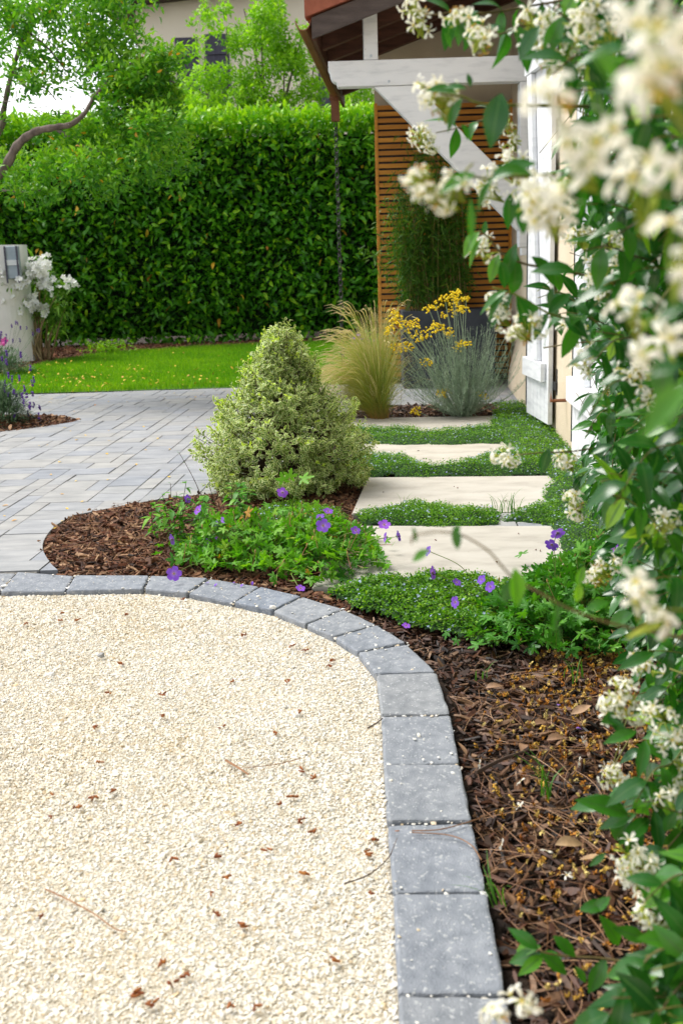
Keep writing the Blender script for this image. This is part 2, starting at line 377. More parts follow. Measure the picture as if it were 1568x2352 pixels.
M['copper'] = surf('copper_gutter', [(.16, .055, .02), (.26, .095, .035)], 5, .45, .1, .002, spec=.5)
M['render'] = surf('wall_render', [(.62, .51, .36), (.72, .61, .46)], 3, .9, 1.0, .006, bscale=110, detail=6)
M['whitepaint'] = surf('white_paint', [(.64, .655, .68), (.77, .78, .80), (.79, .80, .82)], 5, .5, .4, .003, bscale=30, stretch=(1, 1, 5), speck=(34, .74, (.45, .43, .40)))
M['pillar'] = surf('pillar_render', [(.70, .68, .63), (.78, .76, .71)], 6, .85, .3)
M['black'] = surf('black_iron', [(.012, .012, .013), (.03, .03, .032)], 30, .5, .2)
M['chain'] = surf('chain_metal', [(.018, .018, .02), (.05, .05, .055)], 30, .45, .2, metal=.3)
M['cream'] = surf('cream_facade', [(.84, .73, .57), (.90, .80, .65)], 2, .9, .4, .01)
M['shutdark'] = surf('dark_shutter', [(.06, .055, .08), (.09, .085, .115)], 4, .7, .2, stretch=(8, 1, 1))
M['steel'] = surf('brushed_steel', [(.40, .44, .48), (.52, .56, .60)], 8, .35, .05, metal=.5)
M['jleaf'] = leafmat('jasmine_leaf', [(.010, .065, .012), (.020, .11, .014), (.045, .18, .016), (.12, .32, .02), (.30, .48, .03)], .27, .32, mid=(.05, .14, .03), pos=[0, .4, .75, .93, 1], gloss=.6)
M['jstem'] = permat('jasmine_stem', [(.10, .055, .03), (.16, .12, .04), (.22, .26, .04)], .5, .3)
M['jped'] = permat('jasmine_stalk', [(.26, .38, .03), (.44, .54, .05), (.58, .60, .10)], .5, .3)
M['jpetal'] = petalmat('cream_petal', [(0, (.88, .50, .04)), (.07, (.88, .72, .25)), (.20, (.90, .87, .72)), (1, (.92, .91, .86))], None, .45, cols=even([(1, .96, .84), (1, .99, .95), (1, 1, 1)]))
M['jold'] = permat('spent_flower', [(.55, .24, .03), (.68, .38, .07), (.74, .52, .16)], .7, .2, 150, .3)
M['lavleaf'] = leafmat('lavender_leaf', [(.06, .13, .05), (.12, .21, .10), (.20, .29, .17)], .6, .2, tint=(1, 1, .9))
M['lavfl'] = permat('lavender_spike', [(.08, .03, .22), (.14, .06, .34), (.22, .10, .42)], .7, .2, 100, .3)
M['ofl'] = petalmat('white_petal', [(0, (.8, .8, .6)), (.3, (.86, .86, .82)), (1, (.88, .88, .86))], None, .25)
M['oleaf'] = leafmat('oleander_leaf', [(.06, .17, .02), (.13, .28, .03), (.24, .42, .05)], .45, .35)
M['ostem'] = permat('oleander_stem', [(.22, .15, .07), (.34, .26, .13)], .7, .3)
M['pink'] = permat('pink_flower', [(.8, .08, .42), (.85, .14, .5)], .6, .3)
M['greystone'] = surf('grey_pebble', [(.22, .22, .22), (.34, .34, .34)], 60, .8, .3)
# stipa: green at the base, straw at the tip
m, t, p, o = newmat('feather_grass'); uvn = t.nodes.new('ShaderNodeUVMap'); sp = t.nodes.new('ShaderNodeSeparateXYZ'); t.links.new(uvn.outputs[0], sp.inputs[0])
ca = ramp(t, [(0, (.34, .15, .03)), (.15, (.34, .28, .03)), (.5, (.42, .44, .05)), (.8, (.62, .50, .20)), (1, (.74, .58, .34))], sp.outputs[1]).outputs[0]
cb = ramp(t, [(0, (.14, .16, .02)), (.4, (.14, .28, .02)), (.8, (.25, .36, .04)), (1, (.5, .42, .2))], sp.outputs[1]).outputs[0]
c = mixc(t, attr(t), ca, cb); t.links.new(c, p.inputs['Base Color']); p.inputs['Roughness'].default_value = .55
tb = t.nodes.new('ShaderNodeBsdfTranslucent'); t.links.new(c, tb.inputs[0]); ms = t.nodes.new('ShaderNodeMixShader'); ms.inputs[0].default_value = .3
t.links.new(p.outputs[0], ms.inputs[1]); t.links.new(tb.outputs[0], ms.inputs[2]); t.links.new(ms.outputs[0], o.inputs[0]); M['stipa'] = m

# ------------------------------------------------------------------ 2-D region tools
def inpoly(x, y, poly):
    c = np.zeros(len(x), bool); n = len(poly)
    for i in range(n):
        x0, y0 = poly[i]; x1, y1 = poly[(i+1) % n]
        if y0 == y1: continue
        c ^= ((y0 > y) != (y1 > y)) & (x < (x1-x0)*(y-y0)/(y1-y0)+x0)
    return c
def edist(x, y, poly):
    d = np.full(len(x), 1e9); n = len(poly)
    for i in range(n):
        a = np.array(poly[i]); b = np.array(poly[(i+1) % n]); ab = b-a
        t_ = np.clip(((x-a[0])*ab[0]+(y-a[1])*ab[1])/max(1e-9, ab@ab), 0, 1)
        d = np.minimum(d, np.hypot(x-a[0]-t_*ab[0], y-a[1]-t_*ab[1]))
    return d
def sample(poly, n):
    P = np.array(poly); lo, hi = P.min(0), P.max(0); xs = []; ys = []; k = 0
    while k < n:
        x = RS.uniform(lo[0], hi[0], n); y = RS.uniform(lo[1], hi[1], n); m_ = inpoly(x, y, poly)
        xs.append(x[m_]); ys.append(y[m_]); k += m_.sum()
    return np.concatenate(xs)[:n], np.concatenate(ys)[:n]
def vn(x, y, s=1., seed=0.):
    return (np.sin(x*s*1.7+seed)+np.sin(y*s*2.1+seed*1.3)+np.sin((x+y)*s*3.3+seed*2.1)*.6+np.sin((x-y)*s*4.7+seed*.7)*.5+np.sin(x*s*7.9+y*s*5.3+seed)*.35)/3.45

# ------------------------------------------------------------------ ground sheets
def sheet(name, poly, z, mat, kind='structure', label=None, cat=None):
    me = bpy.data.meshes.new(name); me.from_pydata([(x, y, z) for x, y in poly], [], [tuple(range(len(poly)))]); me.materials.append(mat)
    if me.polygons[0].normal.z < 0: me.flip_normals()
    o_ = bpy.data.objects.new(name, me); COL.objects.link(o_); return tag(o_, label, cat, kind=kind)
sheet('ground', [(-150, -50), (150, -50), (150, 250), (-150, 250)], -.10, M['soil'], label='bare earth lying under the whole garden', cat='ground')
inner = [(-3.05, 3.62), (-2.80, 3.62), (-2.53, 3.62), (-2.27, 3.62), (-2.01, 3.62), (-1.75, 3.62), (-1.48, 3.62)]+[tuple(G(u, v)[:2]) for u, v in [(0, 1360), (150, 1358), (330, 1355), (430, 1365), (535, 1385), (625, 1405), (700, 1435), (765, 1465), (820, 1500), (862, 1553), (873, 1645), (878, 1757), (886, 1890), (900, 2055), (910, 2290)]]+[(.055, 1.15), (.045, .9), (.04, .65)]
outer = [(-3.05, 3.87), (-2.80, 3.87), (-2.53, 3.87), (-2.28, 3.87), (-2.02, 3.87), (-1.76, 3.87), (-1.49, 3.86)]+[tuple(G(u, v)[:2]) for u, v in [(40, 1315), (172, 1322), (345, 1323), (482, 1330), (598, 1347), (695, 1372), (790, 1400), (866, 1438), (935, 1480), (1003, 1548), (1036, 1645), (1058, 1757), (1086, 1890), (1120, 2055), (1165, 2290)]]+[(.225, 1.15), (.215, .9), (.21, .65)]
gpoly = [(x, y) for x, y in inner]
gpoly = [(-6, 3.62)]+[(a[0]*.5+b[0]*.5, a[1]*.5+b[1]*.5) for a, b in zip(inner, outer)]+[(.12, -2), (-6, -2)]
sheet('gravel_ground', gpoly, -.0168, M['gravelbase'], label='pale cream gravel area in the foreground', cat='gravel')
bed = [(-1.03, 3.78), (-1.16, 3.98), (-1.26, 4.31), (-1.27, 4.62), (-1.24, 4.88), (-1.10, 5.0), (-.86, 5.08), (-.6, 5.3), (-.42, 5.7), (-.18, 6.5), (-.05, 7.3), (.12, 8.25), (1.55, 8.1), (1.32, 6), (1.18, 4), (1.05, 2), (.97, .4), (.13, .4)]
bed += [(a[0]*.5+b[0]*.5, a[1]*.5+b[1]*.5) for a, b in zip(inner[::-1], outer[::-1])][2:-9]
sheet('planting_bed', bed, -.04, M['soil'], label='dark soil of the bed along the house wall', cat='soil')

# driveway pavers, each cut where a bed or the edging takes its place
def clip(poly, a, b, keep_left=True):
    out = []; n = len(poly)
    def sd_(p): return (b[0]-a[0])*(p[1]-a[1])-(b[1]-a[1])*(p[0]-a[0])
    for i in range(n):
        p, q = poly[i], poly[(i+1) % n]; sp_, sq = sd_(p), sd_(q)
        if not keep_left: sp_, sq = -sp_, -sq
        if sp_ >= 0: out.append(p)
        if sp_*sq < 0:
            t_ = sp_/(sp_-sq); out.append((p[0]+t_*(q[0]-p[0]), p[1]+t_*(q[1]-p[1])))
    return out
def area(p): return .5*abs(sum(p[i][0]*p[(i+1) % len(p)][1]-p[(i+1) % len(p)][0]*p[i][1] for i in range(len(p))))
def subtract(pieces, conv):      # conv counter-clockwise
    res = []
    for pc in pieces:
        rem = pc
        for i in range(len(conv)):
            rem = clip(rem, conv[i], conv[(i+1) % len(conv)], True)
            if len(rem) < 3: break
        if len(rem) < 3 or area(rem) < 1e-6: res.append(pc); continue
        rem = pc
        for i in range(len(conv)):
            a, b = conv[i], conv[(i+1) % len(conv)]
            o_ = clip(rem, a, b, False)
            if len(o_) > 2 and area(o_) > 1e-5: res.append(o_)
            rem = clip(rem, a, b, True)
            if len(rem) < 3 or area(rem) < 1e-6: break
    return res
def smooth_arc(pts, k=5):
    P_ = [np.array(q, float) for q in pts]; P_ = [2*P_[0]-P_[1]]+P_+[2*P_[-1]-P_[-2]]; out = []
    for i in range(1, len(P_)-2):
        for j in range(k):
            t_ = j/k; a, b, c_, d_ = P_[i-1:i+3]
            q = .5*((2*b)+(-a+c_)*t_+(2*a-5*b+4*c_-d_)*t_*t_+(-a+3*b-3*c_+d_)*t_**3); out.append((float(q[0]), float(q[1])))
    return out+[tuple(pts[-1])]
lobe = [(-.3, 3.5), (.4, 3.5), (.4, 5.6), (-.35, 5.5)]+smooth_arc([(-.86, 5.09), (-1.09, 4.99), (-1.22, 4.82), (-1.265, 4.56), (-1.235, 4.26), (-1.13, 3.98), (-1.02, 3.78)])
strip = [(-.4, 5.0), (1.4, 5.0), (1.6, 8.1), (.15, 8.3), (-.05, 7.4), (-.38, 5.6)]
bed2 = [(-3.6, 7.2), (-2.5, 7.42), (-2.15, 7.66), (-1.97, 7.88), (-1.93, 8.0), (-2.05, 8.14), (-2.3, 8.28), (-2.8, 8.38), (-3.6, 8.4)]
bed2r = bed2
mb = MB(); CU = .088; NX, NY = 114, 68; occ = np.zeros((NX, NY), bool)
SZ = [(2, 2), (2, 3), (3, 2), (2, 2), (3, 2), (3, 3), (3, 2)]
for jy in range(NY):
    for ix in range(NX):
        if occ[ix, jy]: continue
        random.shuffle(SZ)
        for (a, b) in SZ+[(2, 1), (1, 3), (1, 2), (1, 1)]:
            if ix+a <= NX and jy+b <= NY and not occ[ix:ix+a, jy:jy+b].any(): break
        occ[ix:ix+a, jy:jy+b] = True
        X, wd, Y, ln = -8.0+ix*CU, a*CU, 3.84+jy*CU, b*CU
        g = random.uniform(.0016, .0030)
        y0 = max(Y, 3.874); y1 = min(Y+ln, 9.78)
        if y1-y0 < .02: continue
        q = [(X+g, y0+g), (X+wd-g, y0+g), (X+wd-g, y1-g), (X+g, y1-g)]
        q = [(x+.071*(y-4)+random.uniform(-.0012, .0012), y+random.uniform(-.0012, .0012)) for x, y in q]
        pcs = [q]
        for cv in (lobe, strip, bed2r): pcs = subtract(pcs, cv)
        z = random.uniform(-.0015, .0015); r_ = random.random()
        whole = len(pcs) == 1 and abs(area(pcs[0])-area(q)) < 1e-6
        for pc in pcs:
            n = len(pc)
            if n < 3: continue
            if whole:
                e = .0025; cxm = sum(a_ for a_, b_ in pc)/n; cym = sum(b_ for a_, b_ in pc)/n; tl = random.uniform(-.0012, .0012)
                top = [(a_-e*(1 if a_ > cxm else -1), b_-e*(1 if b_ > cym else -1), z+(tl if a_ > cxm else -tl)) for a_, b_ in pc]
                v_ = [(a_, b_, -.04) for a_, b_ in pc]+[(a_, b_, z-.0025) for a_, b_ in pc]+top
                f_ = [(8, 9, 10, 11)]+[(i, (i+1) % 4, 4+(i+1) % 4, 4+i) for i in range(4)]+[(4+i, 4+(i+1) % 4, 8+(i+1) % 4, 8+i) for i in range(4)]
            else:
                v_ = [(a_, b_, -.04) for a_, b_ in pc]+[(a_, b_, z) for a_, b_ in pc]
                f_ = [tuple(range(n, 2*n))]+[(i, (i+1) % n, n+(i+1) % n, n+i) for i in range(n)]
            mb.raw(v_, f_, 0, r_)
dv = mb.build('paved_driveway', M['paver']); tag(dv, 'pale grey block paved driveway between lawn and gravel', 'driveway', kind='structure')
sheet('paving_joints', [(-8, 3.8), (1.9, 3.8), (1.9, 9.9), (-8, 9.9)], -.048, M['joint'], label='dark sand seen in the joints between driveway pavers', cat='sand')
mbj = MB()
jp = [(-8, 3.86), (-1.15, 3.86), (-1.27, 4.2), (-1.33, 4.6), (-1.26, 5.0), (-.9, 5.2), (-.5, 5.8), (-.2, 7), (.05, 8.35), (1.9, 8.15), (1.9, 9.8), (-8, 9.8)]
sheet('joint_sand', jp, -.0048, M['joint'], label='sandy bedding just below the tops of the driveway pavers', cat='sand')

# edging stones: one object each
elabels = ['plain grey edging stone out of the picture to the left']*5+['grey edging stone at the left frame edge below the driveway', 'grey edging stone beyond the left frame edge',
 'long edging stone at the left end of the gravel arc', 'edging stone below the left part of the bark bed with white grit on it',
 'edging stone under the large lilac flower', 'edging stone with three fallen violet petals', 'edging stone under the trailing geranium tip',
 'clean edging stone just right of the geranium tip', 'edging stone where the arc starts to turn, one grey block past the clean one',
 'wedge edging stone at the bend with small pebbles', 'last slanting edging stone before the straight run', 'first block of the straight run, below the bend',
 'second straight run block, speckled with many pebbles', 'third straight run block with four pebbles', 'straight run block with two brown pine needles across it',
 'large plain block low in the picture', 'lowest edging block, cut by the bottom of the picture', 'edging block just below the frame', 'edging block behind the viewer side']
import bmesh
for i in range(len(inner)-1):
    a, b, c_, d_ = [Vector((*p_, 0)) for p_ in (inner[i], inner[i+1], outer[i+1], outer[i])]
    cen = (a+b+c_+d_)/4; sh = .0045
    pts = []
    for q in (a, b, c_, d_):
        dv_ = cen-q; pts.append(q+dv_.normalized()*sh)
    bm = bmesh.new(); top = random.uniform(.001, .006); tx, ty = random.uniform(-.012, .012), random.uniform(-.01, .01)
    vb = [bm.verts.new((q.x-cen.x, q.y-cen.y, -.07)) for q in pts]
    vt = [bm.verts.new((q.x-cen.x, q.y-cen.y, top+tx*(q.x-cen.x)*4*.5+ty*(q.y-cen.y)*2)) for q in pts]
    bm.faces.new(vb[::-1]); tf = bm.faces.new(vt)
    for k in range(4): bm.faces.new((vb[k], vb[(k+1) % 4], vt[(k+1) % 4], vt[k]))
    bmesh.ops.recalc_face_normals(bm, faces=bm.faces)
    vert_edges = [e for e in bm.edges if abs(e.verts[0].co.z-e.verts[1].co.z) > .04]
    bmesh.ops.bevel(bm, geom=vert_edges, offset=.009, segments=3, affect='EDGES', profile=.5)
    te = [e for e in bm.edges if all(v_.co.z > -.03 for v_ in e.verts)]
    bmesh.ops.bevel(bm, geom=te, offset=.006, segments=2, affect='EDGES', profile=.5)
    # tumbled, slightly chipped rim
    bmesh.ops.subdivide_edges(bm, edges=[e for e in bm.edges if e.calc_length() > .03 and all(v_.co.z > -.03 for v_ in e.verts)], cuts=5, use_grid_fill=True)
    for v_ in bm.verts:
        if v_.co.z > -.03:
            s_ = v_.co+cen
            v_.co.x += .0010*math.sin(s_.y*90+s_.x*37)+random.uniform(-.0010, .0010); v_.co.y += .0010*math.sin(s_.x*83+s_.y*41)+random.uniform(-.0010, .0010)
    me = bpy.data.meshes.new('edging_stone'); bm.to_mesh(me); bm.free(); me.materials.append(M['edging'])
    at = me.attributes.new('rnd', 'FLOAT', 'POINT'); at.data.foreach_set('value', [random.random()]*len(me.vertices))
    for p_ in me.polygons: p_.use_smooth = False
    o_ = bpy.data.objects.new('edging_stone', me); o_.location = cen; COL.objects.link(o_)
    tag(o_, elabels[i], 'edging stone', 'grey edging stones curving round the gravel')

# gravel stones
N = 400000
y = 1.15+(3.72-1.15)*rnd(N)**.85; x = -(.36*y+.35)+rnd(N)*((.36*y+.35)+.30)
ml = inpoly(x, y, gpoly); x, y = x[ml], y[ml]
# keep them off the edging stones
inn = inner+[(-.3+.3, -2), (-6, -2), (-6, 3.62)]
ok = inpoly(x, y, [(-6, 3.62)]+inner+[(.04, -2), (-6, -2)]) & (edist(x, y, inner+[(-6, -2)]) > -1)
x, y = x[ok], y[ok]; n = len(x)
size = np.exp(RS.normal(math.log(.0019), .45, n)).clip(.0010, .0085)
z = -.0155+.0015*vn(x, y, 3)+rnd(n, -.0014, .0014)
mb = MB(); idx = RS.randint(0, 8, n)
cr = np.clip(.55+.16*vn(x, y, 3, 2)+.10*vn(x, y, 11, 5)+RS.normal(0, .2, n), 0, 1)
for k in range(8):
    q = idx == k; nn = q.sum()
    mb.inst(ROCK[k], np.stack([x[q], y[q], z[q]], 1), frames(rdir(nn, 0, .25), rdir(nn, 1.2, .6)), size[q][:, None]*np.stack([rnd(nn, .7, 1.2), rnd(nn, .9, 1.6), rnd(nn, .4, .75)], 1), cr[q])
N2 = 120000; y2 = rnd(N2, .7, 3.72); x2 = -(.36*y2+.33)-rnd(N2)*1.7; k2 = inpoly(x2, y2, [(-6, 3.62)]+inner+[(.04, -2), (-6, -2)]); x2, y2 = x2[k2], y2[k2]; n2_ = len(x2)
inst_var(mb, ROCK, np.stack([x2, y2, -.0155+rnd(n2_, -.002, .002)], 1), frames(rdir(n2_, 0, .25), rdir(n2_, 1.2, .6)), np.exp(RS.normal(math.log(.0034), .4, n2_)).clip(.0015, .009)[:, None]*np.stack([rnd(n2_, .7, 1.2), rnd(n2_, .9, 1.6), rnd(n2_, .4, .75)], 1), np.clip(.55+.16*vn(x2, y2, 3, 2)+RS.normal(0, .2, n2_), 0, 1))
gv = mb.build('gravel', M['gravel']); tag(gv, 'loose cream limestone chips covering the foreground', 'gravel', kind='stuff')
# stray pebbles on the edging, denser on the gravel side
mb = MB(); P = []
for i in range(len(inner)-1):
    for _ in range(random.choice([4, 7, 12, 18])):
        s_, t_ = random.random(), random.random()**1.6
        a = Vector(inner[i])*(1-s_)+Vector(inner[i+1])*s_; b = Vector(outer[i])*(1-s_)+Vector(outer[i+1])*s_
        q = a*(1-t_)+b*t_; P.append((q.x, q.y, .006))
    for _ in range(26):      # chips caught in the joint
        t_ = random.random()**.8; q = Vector(inner[i])*(1-t_)+Vector(outer[i])*t_; P.append((q.x+random.gauss(0, .003), q.y+random.gauss(0, .003), random.uniform(-.012, .004)))
P = np.array(P); n = len(P)
mb.inst(ROCK[1], P[::2], frames(rdir(len(P[::2]), 0, .3)), np.exp(RS.normal(math.log(.0030), .45, len(P[::2])))[:, None]*[1, 1.3, .6], rnd(len(P[::2]), .5, 1)); mb.inst(ROCK[4], P[1::2], frames(rdir(len(P[1::2]), 0, .3)), np.exp(RS.normal(math.log(.0026), .45, len(P[1::2])))[:, None]*[1.2, 1, .6], rnd(len(P[1::2]), .5, 1))
o_ = mb.build('gravel', M['gravel']); tag(o_, 'stray white grit scattered over the edging stones and their joints', 'gravel', kind='stuff')

# brown fallen blossoms and bits on gravel and driveway
mb = MB(); PB = [(178, 1421), (290, 1409), (372, 1590), (250, 1587), (380, 1641), (635, 1678), (228, 1745), (222, 1828), (690, 1765), (672, 1825), (720, 1780), (640, 1842), (118, 1870), (688, 1880), (720, 1905), (520, 2010), (480, 2045), (700, 2000), (845, 1955), (860, 1925), (372, 2205), (395, 2250), (428, 2235), (315, 2275), (340, 2300), (590, 2310), (500, 1960), (855, 2045), (905, 1905), (700, 1490), (765, 1512), (690, 1630), (660, 1560), (533, 1560), (140, 1405), (60, 1430), (280, 1520), (815, 1420), (420, 1372), (455, 1362), (560, 1455), (670, 1480), (100, 2100), (770, 2200), (560, 2120)]
PP = []; PB += [(RS.uniform(20, 860), RS.uniform(1400, 2340)**1.0) for _ in range(12)]
for u, v in PB:
    c_ = G(u, v)
    for _ in range(random.choice([2, 3, 4])): PP.append((c_.x+random.gauss(0, .004), c_.y+random.gauss(0, .003), -.004+random.uniform(-.002, .003)))
PP = np.array(PP); mb.inst(CHIP[0], PP, frames(rdir(len(PP), 0, .1)), np.stack([rnd(len(PP), .003, .006), rnd(len(PP), .006, .018), rnd(len(PP), .002, .004)], 1), rnd(len(PP), .3, .9))
M['rust'] = permat('fallen_catkin', [(.10, .03, .012), (.22, .06, .018), (.34, .12, .03), (.6, .3, .05)], .7, .2, 150, .3, pos=[0, .4, .85, 1])
o_ = mb.build('fallen_catkins', M['rust']); tag(o_, 'small rust brown catkins fallen on the cream gravel', 'catkins', kind='stuff')
mb = MB(); PP = []
for u, v in [(135, 1063), (245, 1042), (40, 1195), (140, 1199), (395, 1080), (330, 1035), (195, 1000), (90, 1025), (250, 990), (20, 1042), (430, 958), (60, 917), (120, 925), (300, 912), (380, 915), (220, 930), (470, 908), (180, 1010), (330, 980)]+[(RS.uniform(40, 600), RS.uniform(893, 925)) for _ in range(46)]+[(RS.uniform(0, 500), RS.uniform(925, 1250)) for _ in range(30)]:
    c_ = G(u, v); PP.append((c_.x, c_.y, .004))
PP = np.array(PP); mb.inst(SMALL[0], PP, frames(rdir(len(PP), 0, .1)), rnd(len(PP), .012, .035)); o_ = mb.build('fallen_petals', M['yellowpetal']); tag(o_, 'scattered yellow and brown fallen leaves on the driveway and lawn edge', 'fallen leaves', kind='stuff')

def curve(pts, k=10):      # Catmull-Rom through points
    P_ = [np.array(q, float) for q in pts]; P_ = [2*P_[0]-P_[1]]+P_+[2*P_[-1]-P_[-2]]; out = []
    for i in range(1, len(P_)-2):
        for j in range(k):
            t_ = j/k; a, b, c_, d_ = P_[i-1:i+3]
            out.append(.5*((2*b)+(-a+c_)*t_+(2*a-5*b+4*c_-d_)*t_*t_+(-a+3*b-3*c_+d_)*t_**3))
    out.append(P_[-2]); return np.array(out)
def ground_curve(pix, z, r0, r1, name, mat, label, cat, group=None):
    pts = [tuple(G(u, v, z)) for u, v in pix]; c_ = curve(pts, 5); k = len(c_)
    mb_ = MB(); mb_.tubes(c_, np.linspace(r0, r1, k), 5, np.array([.5])); o_ = mb_.build(name, mat); rebase(o_, c_[k//2]); return tag(o_, label, cat, group)
ground_curve([(105, 2042), (160, 2068), (215, 2098), (262, 2132), (292, 2140)], -.004, .0016, .0011, 'pine_needle', M['needle'], 'long reddish pine needle on the gravel at lower left', 'pine needle')
ground_curve([(518, 1746), (545, 1762), (571, 1779)], -.003, .0030, .0020, 'dry_twig', M['needle'], 'short forked twig lying in the middle of the gravel', 'twig')
ground_curve([(560, 1764), (630, 1756), (690, 1742)], -.003, .0009, .0012, 'dry_twig', M['needle'], 'thin straight twig touching the forked twig on the gravel', 'twig')
ground_curve([(790, 2030), (845, 2010), (890, 1972), (912, 1925)], -.001, .0016, .0009, 'dry_twig', M['twig'], 'dark twig leaning from the gravel against the edging', 'twig')
ground_curve([(945, 1908), (1010, 1905), (1085, 1885), (1120, 1872)], .010, .0013, .0011, 'pine_needle', M['needle'], 'upper of the two brown needles lying over an edging block', 'pine needle')
ground_curve([(945, 1912), (1030, 1918), (1080, 1940), (1105, 1975)], .011, .0011, .0011, 'pine_needle', M['needle'], 'lower curved brown needle on the same edging block', 'pine needle')
ground_curve([(845, 1672), (862, 1662), (878, 1650)], .008, .0022, .0015, 'dry_twig', M['twig'], 'stubby twig on the inner rim of the second straight run block', 'twig')
c_ = G(233, 1503); mb = MB(); mb.inst(ROCK[2], [(c_.x, c_.y, -.002)], frames([[1, .3, 0]]), np.array([[.010, .016, .009]])); o_ = mb.build('grey_pebble', M['greystone']); rebase(o_, c_); tag(o_, 'single grey pebble among the cream gravel', 'pebble')

# ------------------------------------------------------------------ stepping slabs
slabs = [([(.02, 6.93), (1.03, 6.84), (1.12, 7.47), (.10, 7.56)], 'farthest cream slab, in front of the silver plant'),
         ([(.06, 5.70), (.99, 5.63), (1.06, 6.38), (.12, 6.47)], 'cream slab second from the house corner, beside the conical shrub'),
         ([(.045, 4.62), (1.06, 4.52), (1.13, 5.31), (.14, 5.42)], 'wide cream slab with grass tufts along its near edge'),
         ([(-.11, 3.53), (.90, 3.50), (.97, 4.27), (.012, 4.40)], 'nearest cream slab, behind the flowering mat')]
for poly, lab in slabs:
    bm = bmesh.new(); z1 = .006
    cx_ = sum(p_[0] for p_ in poly)/4; cy_ = sum(p_[1] for p_ in poly)/4
    vb = [bm.verts.new((a-cx_, b-cy_, -.035)) for a, b in poly]; vt = [bm.verts.new((a-cx_, b-cy_, z1)) for a, b in poly]
    bm.faces.new(vb[::-1]); bm.faces.new(vt)
    for k in range(4): bm.faces.new((vb[k], vb[(k+1) % 4], vt[(k+1) % 4], vt[k]))
    bmesh.ops.bevel(bm, geom=[e for e in bm.edges if all(v_.co.z > 0 for v_ in e.verts)], offset=.004, segments=2, affect='EDGES')
    me = bpy.data.meshes.new('stepping_slab'); bm.to_mesh(me); bm.free(); me.materials.append(M['slab'])
    at = me.attributes.new('rnd', 'FLOAT', 'POINT'); at.data.foreach_set('value', [random.random()]*len(me.vertices))
    o_ = bpy.data.objects.new('stepping_slab', me); o_.location = (cx_, cy_, 0); COL.objects.link(o_); tag(o_, lab, 'paving slab', 'cream stepping slabs in the planted path')

mb = MB(); PP = [tuple(G(u, v, .009)) for u, v in [(1042, 1117), (1050, 1120), (1160, 1150), (1180, 1030), (900, 985), (1000, 1240), (1240, 1265), (1230, 1262), (1140, 1290), (880, 1130), (960, 1035), (1060, 1050), (1190, 1225), (930, 1150), (870, 1290), (1080, 975)]]
PP = np.array(PP); inst_var(mb, CHIP, PP, frames(rdir(len(PP), 0, .1)), np.stack([rnd(len(PP), .004, .007), rnd(len(PP), .007, .02), rnd(len(PP), .002, .004)], 1), rnd(len(PP))); o_ = mb.build('bark_crumbs', M['mulch']); tag(o_, 'few bark crumbs lying on the cream slabs', 'crumbs', kind='stuff')
# ------------------------------------------------------------------ mulch
def mulch(poly, n, zf, size, mat, name, label, lift=.012, extra=None):
    x, y = sample(poly, n); n = len(x)
    for sp_, _l in slabs:
        k = ~inpoly(x, y, [(a, b) for a, b in sp_]); x, y = x[k], y[k]
    n = len(x); z = zf(x, y)+rnd(n, 0, lift); mb_ = MB(); idx = RS.randint(0, 7, n)
    L_ = np.exp(RS.normal(math.log(size), .45, n)).clip(size*.4, size*2.8)
    for k in range(7):
        q = idx == k; nn = q.sum()
        mb_.inst(CHIP[k], np.stack([x[q], y[q], z[q]], 1), frames(rdir(nn, 0, .28), rdir(nn, 1.2, .5)), np.stack([L_[q]*rnd(nn, .2, .5), L_[q], L_[q]*rnd(nn, .05, .14)], 1))
    o_ = mb_.build(name, mat); return tag(o_, label, 'mulch', kind='stuff')
def needles(n, poly, zf, lo, hi, r, label, bright=False):
    x, y = sample(poly, n)
    for sp_, _l in slabs:
        k = ~inpoly(x, y, sp_); x, y = x[k], y[k]
    n = len(x); a = rnd(n, 0, 6.283); Ln = rnd(n, lo, hi); bend = RS.normal(0, .2, n); t_ = np.linspace(-.5, .5, 6)
    z0 = zf(x, y)+rnd(n, .004, .02); tilt = RS.normal(0, .06, n)
    d = np.stack([np.cos(a), np.sin(a)], 1); pn = np.stack([-np.sin(a), np.cos(a)], 1)
    P_ = np.zeros((n, 6, 3)); P_[:, :, :2] = np.stack([x, y], 1)[:, None]+d[:, None]*(t_[None]*Ln[:, None])[:, :, None]+pn[:, None]*((t_[None]**2-.1)*bend[:, None]*Ln[:, None]*1.5)[:, :, None]
    P_[:, :, 2] = z0[:, None]+tilt[:, None]*t_[None]*Ln[:, None]+.006*(1-4*t_[None]**2)
    mb_ = MB(); mb_.tubes(P_, np.full((n, 6), r), 3); o_ = mb_.build('pine_needles', M['needle']); return tag(o_, label, 'pine needles', kind='stuff')
zf = lambda x, y: -.03+.006*vn(x, y, 9)
lobep = [(-.35, 5.7), (.1, 5.7), (.05, 4.3), (-.12, 3.6), (.05, 3.4), (0, 3.33), (-.14, 3.47), (-.3, 3.62), (-.49, 3.73), (-.71, 3.78), (-.99, 3.80)]+[(x_-.006, y_+.004) for x_, y_ in lobe[4:-1]][::-1]+[(-.6, 5.25)]
zl = lambda x, y: -.022+.018*np.clip(edist(x, y, lobep)/.12, 0, 1)+.006*vn(x, y, 14)
mulch(lobep, 17000, zl, .026, M['mulch'], 'bark_mulch', 'brown bark chips in the rounded bed beside the driveway', .010)
needles(420, lobep, zl, .05, .13, .0007, 'dry pine needles over the rounded bark bed')
rbed = [(.27, 2.72), (.22, 2.95), (.12, 3.12), (0, 3.32), (-.1, 3.45), (.1, 3.75), (1.16, 3.75), (1.02, 1.2), (.98, .5), (.22, .5), (.24, 1.2), (.26, 2.3)]
